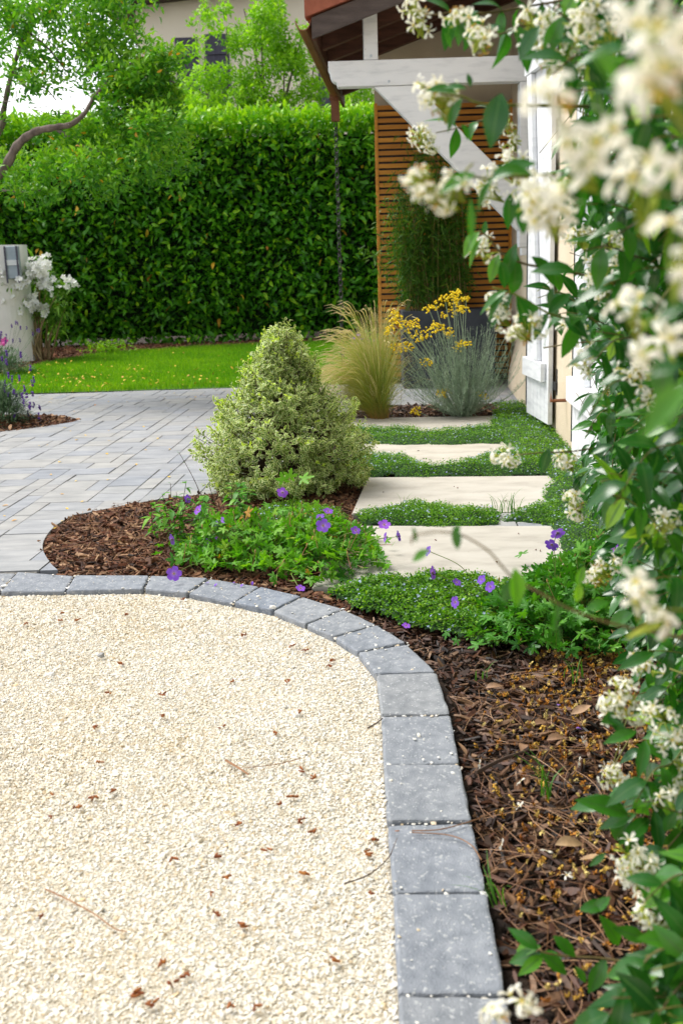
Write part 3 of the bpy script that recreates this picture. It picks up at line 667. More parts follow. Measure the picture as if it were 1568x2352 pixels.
mulch(rbed, 19000, zf, .024, M['mulchdark'], 'bark_mulch', 'dark damp bark chips between the straight edging and the jasmine', .014)
needles(900, [(.28, 2.6), (1.1, 3.2), (1.0, 1.0), (.24, 1.0)], zf, .07, .19, .00075, 'reddish pine needles strewn over the dark mulch near the jasmine')
fb = [(.08, 7.6), (1.45, 7.55), (1.5, 8.05), (.15, 8.2)]
mulch(fb+[], 3500, lambda x, y: -.02+.02*np.clip(edist(x, y, fb)/.1, 0, 1), .03, M['mulchdark'], 'bark_mulch', 'strip of dark bark under the feather grass and silver plant', .02)
gap = [(-.2, 3.6), (1.2, 3.6), (1.38, 7.6), (-.05, 7.6), (-.3, 5.7)]
mulch(gap, 9000, lambda x, y: -.028+0*x, .02, M['mulchdark'], 'bark_mulch', 'dark bark showing between the cream slabs', .015)
mulch(bed2, 4500, lambda x, y: -.02+.03*np.clip(edist(x, y, bed2)/.15, 0, 1), .035, M['mulch'], 'bark_mulch', 'bark chips in the small lavender bed set in the driveway', .02)
sheet('planting_bed', bed2, -.035, M['soil'], label='soil of the small lavender bed at the left', cat='soil')
hb = [(-12, 15.9), (-12, 11.0), (-4.2, 10.0), (-3.55, 11.5), (-3.45, 13.0), (-3.2, 14.0), (-2.6, 14.55), (-1.5, 14.9), (-.5, 15.0), (1, 15.0), (3, 15), (3, 15.9)]
sheet('hedge_border', hb, -.02, M['soil'], label='bare bark covered strip at the foot of the hedge', cat='soil')
mulch([(-6, 15.9), (-6, 10.5), (-4.2, 10.0), (-3.55, 11.5), (-3.45, 13.0), (-3.2, 14.0), (-2.6, 14.55), (-1.5, 14.9), (-.5, 15.0), (1, 15.0), (1, 15.9)], 11000, lambda x, y: 0*x, .045, M['mulchred'], 'bark_mulch', 'reddish bark along the foot of the clipped hedge', .015)

# fallen jasmine flowers, dry leaves
x, y = sample([(.30, 2.5), (.6, 2.95), (1.1, 3.1), (1.0, 1.1), (.28, 1.1)], 3600); wgt = rnd(3600) < (.15+.85*np.clip((x-.25)/.5, 0, 1)); x, y = x[wgt], y[wgt]; n = len(x)
cl = .012*RS.normal(size=(n, 2)); mb = MB(); k = n//2
zz = zf(x, y)+rnd(n, .014, .028)
inst_var(mb, CRU, np.stack([x, y, zz], 1), frames(rdir(n), rdir(n)), np.stack([rnd(n, .003, .008), rnd(n, .003, .008), rnd(n, .004, .010)], 1), rnd(n)**.8)
o_ = mb.build('fallen_flowers', M['dryflower']); tag(o_, 'withered ochre jasmine flowers littering the dark mulch', 'fallen flowers', kind='stuff')
mb = MB(); PF = [G(u, v, .0) for u, v in [(1100, 1755), (1195, 1795), (1385, 1760), (1330, 1750), (1150, 1940), (1340, 1700), (1420, 1720), (1255, 1955), (1300, 2010), (1190, 1850)]]
PF = np.array([tuple(q) for q in PF]); mb.inst(JFL[0], PF, frames(rdir(len(PF), .5), rdir(len(PF))), .011, rnd(len(PF)))
o_ = mb.build('fallen_flowers', M['jpetal']); tag(o_, 'freshly fallen white jasmine blooms on the dark mulch', 'fallen flowers', kind='stuff')
dl = [((1255, 1700), .05, 0.2, 'tan dry leaf lying flat below the dark geranium leaves'), ((1310, 1640), .055, .1, 'brown dry leaf highest up in the dark mulch'), ((1195, 1725), .05, 1.1, 'curled brown leaf against the edging block rim'), ((1070, 1735), .045, 1.9, 'folded tan leaf standing at the edging corner'), ((1275, 1940), .06, .1, 'large tan leaf in the middle of the mulch'), ((1330, 1975), .05, -.2, 'pale brown leaf beside the large tan leaf'), ((1115, 1580), .045, 0, 'straw coloured dry leaf right beside the first straight block'), ((1090, 1582), .03, .4, 'small straw coloured leaf scrap near the first straight block'), ((1225, 1665), .045, .5, 'thin brown leaf above the twig'), ((1175, 2080), .045, 1.5, 'upright dry leaf beside the large plain block'), ((1480, 2250), .05, .3, 'dry leaf under the low jasmine shoots')]
for (u, v), s_, an, lab in dl:
    c_ = G(u, v, .0); mb = MB(); mb.inst(LEAF[random.choice([1, 2])], [tuple(c_)], frames([[math.cos(an), math.sin(an), random.uniform(-.1, .5)]], [[random.uniform(-.6, .6), random.uniform(-.6, .6), 1]]), s_, np.array([random.random()]))
    o_ = mb.build('dry_leaf', M['dryleaf'], smooth=True); rebase(o_, c_); tag(o_, lab, 'dry leaf', 'dry leaves lying on the dark mulch')
ground_curve([(1092, 1775), (1150, 1745), (1215, 1722)], .0, .0055, .003, 'dry_twig', M['twig'], 'thick dark twig lying across the mulch', 'twig')

# ------------------------------------------------------------------ lawn
lawn = [(-3.4, 10.35), (-2.9, 9.86), (-1, 9.80), (4, 9.80), (4, 15.2), (1, 15.1), (-.5, 15.0), (-1.5, 14.85), (-2.6, 14.45), (-3.2, 13.9), (-3.5, 13.0), (-3.62, 11.5), (-3.55, 10.7)]
sheet('lawn', lawn, .0, M['lawn'], label='bright green mown lawn before the hedge', cat='lawn')
lv = [(-3.55, 10.35), (-2.9, 9.84), (1.2, 9.8), (1.2, 15.0), (-.5, 15.0), (-1.5, 14.85), (-2.6, 14.45), (-3.2, 13.9), (-3.5, 13.0), (-3.62, 11.5), (-3.6, 10.7)]
x, y = sample(lv, 95000); n = len(x); hgt = rnd(n, .025, .06)*(1+.25*vn(x, y, 4, 8)); a = rnd(n, 0, 6.283); ln = rnd(n, 0, .02)
P = np.zeros((n, 3, 3)); P[:, :, 0] = x[:, None]+np.cos(a)[:, None]*ln[:, None]*np.array([0, .3, 1]); P[:, :, 1] = y[:, None]+np.sin(a)[:, None]*ln[:, None]*np.array([0, .3, 1]); P[:, :, 2] = hgt[:, None]*np.array([0, .6, 1])
mb = MB(); a2 = rnd(n, 0, 3.14); mb.ribbons(P, np.array([.006, .005, .001]), np.stack([np.cos(a2), np.sin(a2), 0*a2], 1), np.clip(.45+.35*vn(x, y, 1.3)+.2*vn(x, y, 5, 2)+RS.normal(0, .25, n), 0, 1))
o_ = mb.build('grass', M['grass']); tag(o_, 'short bright grass blades of the lawn', 'grass', kind='stuff')
n = 520; x, y = sample(lv, n*2); k = rnd(n*2) < np.clip(.15+.9*(11.6-y)/1.8+.35*(-1.5-x), .06, 1); x, y = x[k], y[k]; n = len(x)
mb = MB(); mb.inst(SMALL[1], np.stack([x, y, rnd(n, .035, .055)], 1), frames(rdir(n, 0, .2)), rnd(n, .025, .05)); o_ = mb.build('fallen_petals', M['yellowpetal']); tag(o_, 'yellow fallen leaves dotted over the lawn', 'fallen leaves', kind='stuff')

# ------------------------------------------------------------------ hedge
hd = empty('hedge', (-2, 16.1, 0), 'tall clipped laurel hedge closing off the lawn', 'hedge')
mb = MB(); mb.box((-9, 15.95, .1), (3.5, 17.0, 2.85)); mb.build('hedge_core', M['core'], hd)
n = 31000; x = rnd(n, -6.2, 3.2); z = .03+3.05*rnd(n)
front = 15.62+.18*vn(x, z*1.3, 2.3)+.13*vn(x, z, 7, 3); y = front+rnd(n, -.06, .34)
mb = MB(); nv = np.stack([RS.normal(0, .7, n), -1+0*x, RS.normal(.25, .65, n)], 1)
d = nrm(nv); up = rdir(n, 1.2, .6)
dep = (y-front)/.34; bright = np.clip(.50-.42*dep+RS.normal(0, .22, n)+.12*vn(x, z, 5, 1)+.38*np.clip((z-2.3)/.7, 0, 1), 0, 1)  # leaf colour carries painted light near the top and shade deeper in
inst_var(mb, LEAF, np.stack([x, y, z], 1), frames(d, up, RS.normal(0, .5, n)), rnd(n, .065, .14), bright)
n = 11000; x = rnd(n, -6.2, 3.2); y = 15.5+1.2*rnd(n); ztop = 3.08+.06*vn(x, y, 2.2)+.06*vn(x, y, 9, 5)
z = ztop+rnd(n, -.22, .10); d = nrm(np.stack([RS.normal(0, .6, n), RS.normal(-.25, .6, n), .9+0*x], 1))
inst_var(mb, LEAF, np.stack([x, y, z], 1), frames(d, rdir(n, .4), RS.normal(0, .8, n)), rnd(n, .07, .13), np.clip(.9+1.0*(z-ztop)+RS.normal(0, .13, n), 0, 1))  # top leaves coloured lighter, as if lit from above
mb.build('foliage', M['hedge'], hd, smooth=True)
mb = MB(); n = 60; x = rnd(n, -5, 2); z = .3+2.6*rnd(n); inst_var(mb, LEAF, np.stack([x, 15.56+.14*vn(x, z*1.3, 2.3)+.09*vn(x, z, 7, 3), z], 1), frames(rdir(n, -.5), None), rnd(n, .09, .13), rnd(n)); mb.build('yellowed_leaves', M['yellowpetal'], hd, smooth=True)

# ------------------------------------------------------------------ trees
def blobtree(mb_, blobs, nper, size, temps, dens=1., rr=(0, 1), flat=1.0):
    for (u, v, Y, r_, k) in blobs:
        c_ = np.array(YP(u, v, Y)); R_ = r_*Y/F; n = int(nper*k)
        q = rdir(n)*(R_*rnd(n, .15, 1.)**.6)[:, None]*(1+.35*RS.rand(n, 1)); q[:, 2] *= flat; q[:, 1] *= 1.5
        pos = c_+q; d = nrm(rdir(n)*.8+nrm(q)*.7+[0, 0, .25])
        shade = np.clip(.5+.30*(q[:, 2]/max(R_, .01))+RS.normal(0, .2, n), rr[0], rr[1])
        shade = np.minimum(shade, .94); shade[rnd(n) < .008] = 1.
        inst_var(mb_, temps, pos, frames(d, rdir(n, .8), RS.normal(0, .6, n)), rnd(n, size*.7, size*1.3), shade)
tr = empty('arbutus_tree', (-4.6, 9.6, 0), 'gnarled tree leaning in from the left above the lawn', 'tree')
mb = MB()
def limb(mb_, pts, r0, r1, sides=7, r=.5):
    c_ = curve([tuple(YP(*q)) if q[2] > 0 else q for q in pts], 6); k = len(c_)
    rr_ = np.linspace(r0, r1, k)*(1+.12*np.sin(np.arange(k)*1.9)); mb_.tubes(c_, rr_, sides, np.array([r])); return c_
limb(mb, [(-420, 830, 9.6), (-300, 640, 9.4), (-120, 500, 9.1), (0, 398, 8.9), (40, 335, 8.85), (80, 303, 8.8), (130, 292, 8.8), (165, 285, 8.8), (195, 260, 8.9), (215, 225, 9.), (245, 190, 9.1)], .05, .010)
limb(mb, [(-120, 500, 9.7), (-60, 380, 9.8), (0, 300, 9.9), (10, 250, 10), (30, 160, 10), (60, 70, 10), (90, -40, 10), (110, -150, 10)], .035, .012)
limb(mb, [(120, 292, 9.5), (160, 315, 9.4), (200, 340, 9.3), (240, 352, 9.2)], .018, .006)
limb(mb, [(245, 190, 9.45), (290, 150, 9.4), (340, 160, 9.3), (400, 190, 9.2)], .022, .006)
limb(mb, [(60, 70, 10), (110, 110, 9.9), (150, 160, 9.8)], .015, .005); limb(mb, [(30, 160, 10), (60, 200, 9.9), (100, 200, 9.8), (130, 230, 9.8)], .013, .005)
limb(mb, [(0, 398, 9.6), (-30, 430, 9.5), (60, 440, 9.3), (130, 430, 9.2)], .015, .006)
for _ in range(24):
    u0, v0 = random.uniform(-20, 240), random.uniform(10, 260); a = random.uniform(-3.1, 1.2)
    limb(mb, [(u0, v0, 9.8), (u0+24*math.cos(a)+random.uniform(-8, 8), v0+22*math.sin(a), 9.75), (u0+48*math.cos(a), v0+44*math.sin(a)+random.uniform(-14, 14), 9.7)], .005, .0018, 4)
mb.build('trunk', M['bark'], tr, smooth=True)
mb = MB(); bl = []
def scat(n, u0, u1, v0, v1, Y, r, k):
    return [(random.uniform(u0, u1), random.uniform(v0, v1), Y+random.uniform(-.5, .5), r*random.uniform(.7, 1.3), k) for _ in range(n)]
bl += scat(26, 150, 330, -60, 130, 9.7, 40, 1); bl += scat(14, 220, 340, 60, 220, 9.6, 36, 1); bl += scat(14, 0, 150, -60, 50, 9.8, 34, .7)
bl += scat(20, 230, 400, 150, 290, 9.4, 38, 1); bl += scat(16, 180, 420, 260, 400, 9.2, 36, 1); bl += scat(18, 20, 300, 330, 450, 9.3, 36, .9)
bl += scat(8, 60, 200, 150, 300, 9.8, 20, .3); bl += scat(7, 60, 140, 180, 240, 9.7, 20, .4); bl += scat(9, -60, 60, 80, 330, 10, 30, .6)
bl += scat(12, -500, -60, -100, 380, 9.9, 90, 1.2); bl += scat(8, 60, 230, 290, 345, 9.4, 22, .6); bl += scat(12, 330, 430, 130, 240, 9.4, 24, .6)
bl += scat(16, 20, 210, 20, 150, 9.9, 24, .5); bl += scat(8, -10, 140, 60, 170, 10, 16, .3); bl += scat(14, -20, 130, 320, 450, 9.3, 30, .8); bl += scat(6, 0, 90, 300, 400, 9.5, 22, .5)
bl = [b for b in bl if not (math.hypot((b[0]-70)/56, (b[1]-245)/38) < 1.25 or math.hypot((b[0]-180)/36, (b[1]-245)/32) < 1.25 or math.hypot((b[0]-60)/70, (b[1]-330)/36) < 1.0)]
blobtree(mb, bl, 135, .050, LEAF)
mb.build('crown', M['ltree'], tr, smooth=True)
bt = empty('slender_tree', (-.9, 19, 0), 'pale green upright tree rising behind the hedge in front of the beige facade', 'tree')
mb = MB()
for (a, b, c1, c2) in [((600, 420), (600, 60), .06, .015), ((640, 420), (560, 20), .04, .01), ((620, 420), (690, 90), .05, .01), ((500, 420), (470, 130), .04, .01), ((700, 420), (720, 150), .03, .01), ((600, 420), (590, 0), .04, .01), ((540, 400), (520, 60), .03, .008), ((660, 400), (655, 30), .03, .008)]:
    limb(mb, [(a[0], a[1]+350, 19), (a[0], a[1], 19), ((a[0]+b[0])/2+random.uniform(-12, 12), (a[1]+b[1])/2, 19), (b[0], b[1], 19)], c1, c2, 5)
mb.build('trunk', M['bark'], bt, smooth=True)
mb = MB(); bl = []
bl += scat(12, 450, 560, 40, 130, 19, 17, .35); bl += scat(26, 560, 650, -20, 120, 19, 20, .5); bl += scat(14, 640, 720, 60, 160, 19, 16, .3)
bl += scat(24, 450, 600, 150, 245, 19, 22, .55); bl += scat(30, 600, 740, 120, 250, 19, 20, .45); bl += scat(14, 380, 450, 170, 250, 19.5, 22, .45); bl += scat(14, 440, 760, 220, 270, 18.7, 22, .8)
bl += scat(8, 460, 530, 10, 60, 19, 12, .2); bl += scat(16, 780, 860, 150, 260, 19, 22, .6)
blobtree(mb, bl, 170, .075, LEAF)
mb.build('crown', M['bgtree'], bt, smooth=True)

# ------------------------------------------------------------------ neighbour house
nh = empty('neighbour_house', (0, 24, 0), 'beige rendered house with dark shutters behind the hedge', 'house')
mb = MB(); mb.box((-3.95, 24, 0), (6, 32, 6.62)); mb.build('wall', M['cream'], nh)
mb = MB(); e0 = 6.40
mb.raw([(-4.6, 23.3, 6.32), (7, 23.3, 7.3), (7, 32, 7.3), (-4.6, 32, 6.32), (-4.6, 23.3, 6.5), (7, 23.3, 7.5), (7, 28, 9.0), (-4.6, 28, 8.0), (7, 32, 7.5), (-4.6, 32, 6.5)], [(3, 2, 1, 0), (0, 1, 5, 4), (4, 5, 6, 7), (7, 6, 8, 9), (0, 4, 7, 9, 3), (1, 2, 8, 6, 5), (2, 3, 9, 8)]); mb.build('roof', M['barge'], nh)
def shutterbox(par, u0, v0, u1, v1, Y):
    a, b = YP(u0, v0, Y), YP(u1, v1, Y)
    mb_ = MB(); mb_.box((a.x, Y-.06, b.z), (b.x, Y-.015, a.z))
    for k in range(1, 6):
        xx = a.x+(b.x-a.x)*k/6; mb_.box((xx-.012, Y-.066, b.z+.02), (xx+.012, Y-.0605, a.z-.02))
    o_ = mb_.build('shutter', M['shutdark'], par)
    
    for fr in (.22, .8):
        mb_ = MB(); zz = a.z+(b.z-a.z)*fr; mb_.box((a.x+.03, Y-.10, zz-.06), (b.x-.03, Y-.067, zz+.06)); mb_.build('batten', M['shutdark'], o_)
shutterbox(nh, 402, 88, 464, 260, 24); shutterbox(nh, 470, 80, 534, 260, 24); shutterbox(nh, 730, 150, 800, 290, 24)
# ------------------------------------------------------------------ house
hs = empty('house', (1.5, 6, 0), 'cream rendered house wall on the right with porch roof and white shutters', 'house')
SH = .071
mb = MB(); y0, y1 = -3.0, 9.9
v_ = [(wallx(y0), y0, -.1), (3.2, y0, -.1), (3.2, y1, -.1), (wallx(y1), y1, -.1)]; v_ += [(a, b, 3.6) for a, b, c_ in v_]
mb.raw(v_, [(3, 2, 1, 0), (4, 5, 6, 7), (0, 1, 5, 4), (1, 2, 6, 5), (2, 3, 7, 6), (3, 0, 4, 7)])
mb.raw([(.40, 9.90, -.1), (1.60, 9.90, -.1), (1.75, 11.4, -.1), (.52, 11.4, -.1), (.40, 9.90, 3.6), (1.60, 9.90, 3.6), (1.75, 11.4, 3.6), (.52, 11.4, 3.6)], [(3, 2, 1, 0), (0, 1, 5, 4), (1, 2, 6, 5), (2, 3, 7, 6), (3, 0, 4, 7)])
wl = mb.build('wall', M['render'], hs)
# swollen plinth foot near the porch
mb = MB(); k = 14; prof = [(0, .40), (.02, .34), (.045, .25), (.065, .15), (.075, .06), (.075, -.05)]
V = []; ys = np.linspace(7.4, 9.2, k)
for yy in ys:
    for (ox, zz) in prof: V.append((wallx(yy)-ox+.001, yy, zz))
F_ = [(i*6+j, (i+1)*6+j, (i+1)*6+j+1, i*6+j+1) for i in range(k-1) for j in range(5)]+[tuple(range(5, -1, -1)), tuple((k-1)*6+j for j in range(6))]
mb.raw(V, F_); mb.build('plinth', M['render'], hs, smooth=False)
# porch roof
zs = .343; X0, Z0 = -.096, 2.603; YB = 7.95; YE = 11.35
def roofz(x, y): return Z0+.14+zs*(x-X0-SH*(y-YB))
def slope_slab(mb_, xa, xb, ya, yb, za, zb, r=.5):   # between x (at ya) xa..xb, heights offset za..zb from the roof plane
    v_ = []
    for dz in (za, zb):
        for (x_, y_) in ((xa, ya), (xb, ya), (xb+SH*(yb-ya), yb), (xa+SH*(yb-ya), yb)):
            v_.append((x_, y_, roofz(x_, y_)+dz))
    mb_.raw(v_, [(3, 2, 1, 0), (4, 5, 6, 7), (0, 1, 5, 4), (1, 2, 6, 5), (2, 3, 7, 6), (3, 0, 4, 7)], 0, r)
mb = MB(); slope_slab(mb, X0+.02, 2.6, YB+.031, YE, -.012, .012); rf = mb.build('roof', M['darkwood'], hs)
mb = MB(); slope_slab(mb, X0-.005, 2.6, YB, YB+.03, -.135, .0); mb.build('barge_board', M['barge'], rf)
mb = MB()
for yy in (8.45, 8.95, 9.45, 10.1, 10.7): slope_slab(mb, X0+.03+SH*(yy-YB), 2.6, yy, yy+.07, -.13, -.0125)
mb.build('rafter', M['darkwood'], rf)
mb = MB(); slope_slab(mb, X0-.05, 2.6, YB-.03, YB+.10, .014, .15)
k = 12
for i in range(30):      # pantiles in rows behind the verge
    yy = YB+.12+i*.11
    if yy > YE: break
    slope_slab(mb, X0-.04+SH*(yy-YB), 2.6+SH*(yy-YB), yy, yy+.09, .014, .05+.02*(i % 2), random.random())
mb.build('roof_tile', M['tile'], rf)
# fascia and gutter run along the eave
mb = MB(); xg = X0-.02; mb.box((xg+.015, YB+.04, 2.60), (xg+.04, YE, 2.735), shear=SH); mb.build('fascia', M['darkwood'], rf)
mb = MB(); k = 9; V = []
for (yy) in (YB, YE):
    for sgn, rr_ in ((1, .055), (-1, .050)):
        for j in range(k):
            a = math.pi*j/(k-1); a = a if sgn == 1 else math.pi-a
            V.append((xg-.045-rr_*math.cos(a)+SH*(yy-YB), yy, 2.725-rr_*1.2*math.sin(a)))
nn = 2*k; F_ = [(j, (j+1) % nn, nn+(j+1) % nn, nn+j) for j in range(nn)]+[tuple(range(nn-1, -1, -1)), tuple(range(nn, 2*nn))]
mb.raw(V, F_); gt = mb.build('gutter', M['copper'], rf)
gx = xg-.045+SH*(11.1-YB)
mb = MB(); mb.box((gx-.042, 11.06, 2.44), (gx+.042, 11.15, 2.68)); mb.box((gx-.052, 11.05, 2.64), (gx+.052, 11.16, 2.70)); mb.build('downpipe', M['copper'], gt)
# white bracket: beam, wall post, brace, king post
def prism(mb_, pix, Y, th, z=None):
    pts = [YP(u, v, Y) for u, v in pix]; n = len(pts)
    v_ = [(p_.x, Y, p_.z) for p_ in pts]+[(p_.x+SH*0, Y+th, p_.z) for p_ in pts]
    mb_.raw(v_, [tuple(range(n)), tuple(range(2*n-1, n-1, -1))]+[(i, n+i, n+(i+1) % n, (i+1) % n) for i in range(n)])
def bev(o_, wd=.006):
    b = o_.modifiers.new('bevel', 'BEVEL'); b.width = wd; b.segments = 2; b.limit_method = 'ANGLE'
YK = 8.2
a, b = YP(753, 140, YK), YP(765, 203, YK)
zt, zb = 2.50, 2.325; xl = a.x; xr = wallx(YK)
pr = [(xl, zt), (xl, zt-.055)]+[(xl+.012+.045*(1-math.cos(t_)), zt-.075-.07*math.sin(t_)) for t_ in np.linspace(0, math.pi/2, 6)]+[(xl+.06, zt-.155), (xl+.065, zb), (xr-.0, zb), (xr-.0, zt)]
mb = MB(); n = len(pr); mb.raw([(x_, YK, z_) for x_, z_ in pr]+[(x_, YK+.12, z_) for x_, z_ in pr], [tuple(range(n)), tuple(range(2*n-1, n-1, -1))]+[(i, n+i, n+(i+1) % n, (i+1) % n) for i in range(n)])
bmn = mb.build('porch_beam', M['whitepaint'], hs); bev(bmn, .005)
kx0, kx1 = YP(835, 130, YK).x, YP(868, 130, YK).x
mb = MB(); mb.box((kx0, YK+.01, zt+.002), (kx1, YK+.12, 2.88)); kp = mb.build('king_post', M['whitepaint'], bmn); bev(kp, .008)
px = xr; mb = MB(); mb.box((px-.085, YK+.002, 1.16), (px-.001, YK+.115, zb-.002)); mb.box((px-.085, YK+.002, zt+.002), (px-.001, YK+.115, zt+.12)); mb.box((px-.065, YK+.01, 1.10), (px-.001, YK+.10, 1.158)); wp = mb.build('wall_post', M['whitepaint'], bmn); bev(wp, .005)
A_, B_, C_, D_ = YP(858, 200, YK), YP(955, 195, YK), YP(1197, 432, YK), YP(1197, 530, YK)
mb = MB(); q = [(A_.x, zb-.002), (B_.x, zb-.002), (px-.087, C_.z), (px-.087, D_.z)]; mb.raw([(x_, YK+.015, z_) for x_, z_ in q]+[(x_, YK+.105, z_) for x_, z_ in q], [(0, 3, 2, 1), (4, 5, 6, 7)]+[(i, (i+1) % 4, 4+(i+1) % 4, 4+i) for i in range(4)]); br = mb.build('brace', M['whitepaint'], bmn); bev(br, .006)
for (bu, bv) in ((893, 187), (852, 128), (1204, 150), (1204, 470)):
    q = YP(bu, bv, YK); mb = MB(); mb.tubes([(q.x, YK+.004, q.z), (q.x, YK-.008, q.z)], .009, 8); mb.build('bolt', M['steel'], bmn)
# shutters
def shutter(p0, p1, z0, z1, ztop_cut, label):
    """boarded shutter; p0 far bottom corner, p1 near bottom corner"""
    a = Vector((p0[0], p0[1], 0)); b = Vector((p1[0], p1[1], 0)); d = (b-a); w_ = d.length; d.normalize(); nrm_ = Vector((-d.y, d.x, 0))
    if nrm_.x > 0: nrm_ = -nrm_
    def bx(mb_, s0, s1, q0, q1, t0, t1, lean=0):
        v_ = []
        for tt in (t0, t1):
            for (s_, zz) in ((s0, q0), (s1, q0), (s1+lean, q1), (s0+lean, q1)):
                p_ = a+d*s_+nrm_*tt; v_.append((p_.x, p_.y, zz))
        mb_.raw(v_, [(3, 2, 1, 0), (4, 5, 6, 7), (0, 1, 5, 4), (1, 2, 6, 5), (2, 3, 7, 6), (3, 0, 4, 7)])
    mb_ = MB(); nb = max(3, round(w_/.095)); bw_ = w_/nb
    for i in range(nb): bx(mb_, i*bw_+.003, (i+1)*bw_-.003, z0, z1, 0, .027)
    bx(mb_, .01, w_-.01, z0+.01, z1-.01, .004, .02)
    s_ = mb_.build('shutter', M['whitepaint'], hs); s_['label'] = label
    mb_ = MB(); bx(mb_, .01, w_-.06, z0+.26, z0+.38, .029, .062); bx(mb_, .01, w_-.06, z1-.42, z1-.30, .029, .062)
    q0, q1 = z0+.382, z1-.422; bx(mb_, w_*.50, w_*.50+.11, q0, q1, .029, .058, -w_*.40); o_ = mb_.build('brace', M['whitepaint'], s_); bev(o_, .004)
    mb_ = MB(); bx(mb_, -.02, 0.0, z0+.05, z1-.05, -.01, .03); mb_.build('gap_shade', M['black'], s_)  # black strip stands in for the shaded gap along the far edge
    mb_ = MB()
    for zz in (z0+.22, z1-.36):
        mb_ = MB(); bx(mb_, w_-.01, w_+.07, zz, zz+.05, -.012, -.001); bx(mb_, w_+.03, w_+.06, zz-.03, zz+.13, -.03, -.0125)
        mb_.build('hinge', M['black'], s_)
p0, p1 = G(1217, 946, .06), G(1267, 975, .06)
shutter(p0, p1, .06, 2.62, 0, 'far white boarded shutter standing ajar by the porch')
p0, p1 = G(1349, 1077, .07), G(1411, 1130, .07)
shutter((wallx(5.27)-.075, 5.27), (wallx(4.48)-.065, 4.48), .135, 2.62, 0, 'near white boarded shutter half hidden by jasmine')
c_ = YP(1276, 915, 6.3); mb = MB(); mb.tubes([(wallx(6.2), 6.2, c_.z), (wallx(6.2)-.09, 6.2, c_.z), (wallx(6.2)-.09, 6.2, c_.z+.06)], .011, 6); mb.build('shutter_stop', M['copper'], hs)

# ------------------------------------------------------------------ slatted screen, planter, bamboo
sc = empty('slatted_screen', (1, 9.8, 0), 'cedar slatted privacy screen behind the dark planter', 'screen')
XL, XR, ZT = YP(859, 236, 9.75).x, YP(1183, 236, 9.75).x, YP(1000, 233, 9.75).z
mb = MB(); pitch_ = .0535; z = .06; i = 0
while z+.034 < ZT-.0:
    mb.box((XL+.028, 9.755, z), (XR-.05, 9.785, z+.035), 0, random.random()); z += pitch_; i += 1
mb.build('slats', M['cedar'], sc)
mb = MB(); mb.box((XL, 9.75, 0), (XL+.026, 9.80, ZT), 0, .9); mb.build('frame_post', M['cedar'], sc)
mb = MB(); mb.box((XR-.048, 9.745, 0), (XR, 9.80, ZT), 0, .8); mb.build('frame_post', M['cedar'], sc)
mb = MB(); mb.box((XL+.028, 9.788, 0), (XR-.05, 9.80, ZT-.02)); mb.build('backing', M['black'], sc)
PX0, PX1, PZ = YP(927, 880, 9.3).x, YP(1136, 880, 9.3).x, YP(1030, 712, 9.3).z
pl = empty('planter', ((PX0+PX1)/2, 9.45, 0), 'large slate grey box planter in front of the slatted screen', 'planter')
mb = MB(); tk = .035
mb.box((PX0, 9.3, .0), (PX1, 9.3+tk, PZ)); mb.box((PX0, 9.655, .0), (PX1, 9.69, PZ)); mb.box((PX0, 9.3+tk+.001, .0), (PX0+tk, 9.654, PZ)); mb.box((PX1-tk, 9.3+tk+.001, .0), (PX1, 9.654, PZ))
o_ = mb.build('box', M['slate'], pl); bev(o_, .004); mb = MB(); mb.box((PX0+tk+.001, 9.336, .3), (PX1-tk-.001, 9.654, PZ-.05)); mb.build('soil', M['soil'], pl)
bb = empty('bamboo', ((PX0+PX1)/2, 9.48, PZ-.05), 'fine leaved bamboo growing out of the slate planter', 'bamboo')
mb = MB(); n = 85; bx_ = rnd(n, PX0+.04, PX1-.22); by = rnd(n, 9.38, 9.6); hh = rnd(n, .7, 1.55)*(1-.25*np.abs((bx_-(PX0+PX1)/2-.02)/.4)); lean = RS.normal(-.12, .11, n); lean2 = RS.normal(-.06, .06, n)
t_ = np.linspace(0, 1, 7); P = np.zeros((n, 7, 3)); P[:, :, 0] = bx_[:, None]+lean[:, None]*t_**2; P[:, :, 1] = by[:, None]+lean2[:, None]*t_**2; P[:, :, 2] = PZ-.05+hh[:, None]*t_
mb.tubes(P, np.linspace(.0045, .0015, 7)[None].repeat(n, 0), 4); mb.build('culms', M['culm'], bb)
n2 = 8000; ci = RS.randint(0, n, n2); tt = rnd(n2, .18, 1.02)
pos = np.stack([bx_[ci]+lean[ci]*tt**2, by[ci]+lean2[ci]*tt**2, PZ-.05+hh[ci]*tt], 1)+RS.normal(0, 1, (n2, 3))*[.045, .03, .03]
pos[:, 1] = np.minimum(pos[:, 1], 9.70)
d = rdir(n2, -.55, .6); mb = MB(); inst_var(mb, BAMB, pos, frames(d, rdir(n2, .8), RS.normal(0, .7, n2)), rnd(n2, .05, .10), np.clip(.35+RS.normal(0, .22, n2)+.15*(tt-.5), 0, 1)); mb.build('foliage', M['bamboo'], bb)

# rain chain
rc = empty('rain_chain', (gx, 11.1, 2.44), 'black rain chain hanging from the copper downpipe', 'chain')
k = 14; a = np.linspace(0, 2*math.pi, k+1)
ring = np.stack([.020*np.cos(a), 0*a, .036*np.sin(a)], 1); mb = MB(); mb.tubes(ring, .0055, 5, np.array([.5])); lk = mb.build('link', M['chain'], rc, smooth=True, loc=(0, 0, 0))
z = -.035; i = 0
while z > -2.38:
    o_ = lk if i == 0 else lk.copy()
    if i: COL.objects.link(o_)
    o_.parent = rc; o_.matrix_parent_inverse = Matrix.Identity(4); o_.location = (random.uniform(-.002, .002)+.0, 0, z); o_.rotation_euler = (0, random.uniform(-.05, .05), (math.pi/2 if i % 2 else 0)+.6); z -= .0585; i += 1

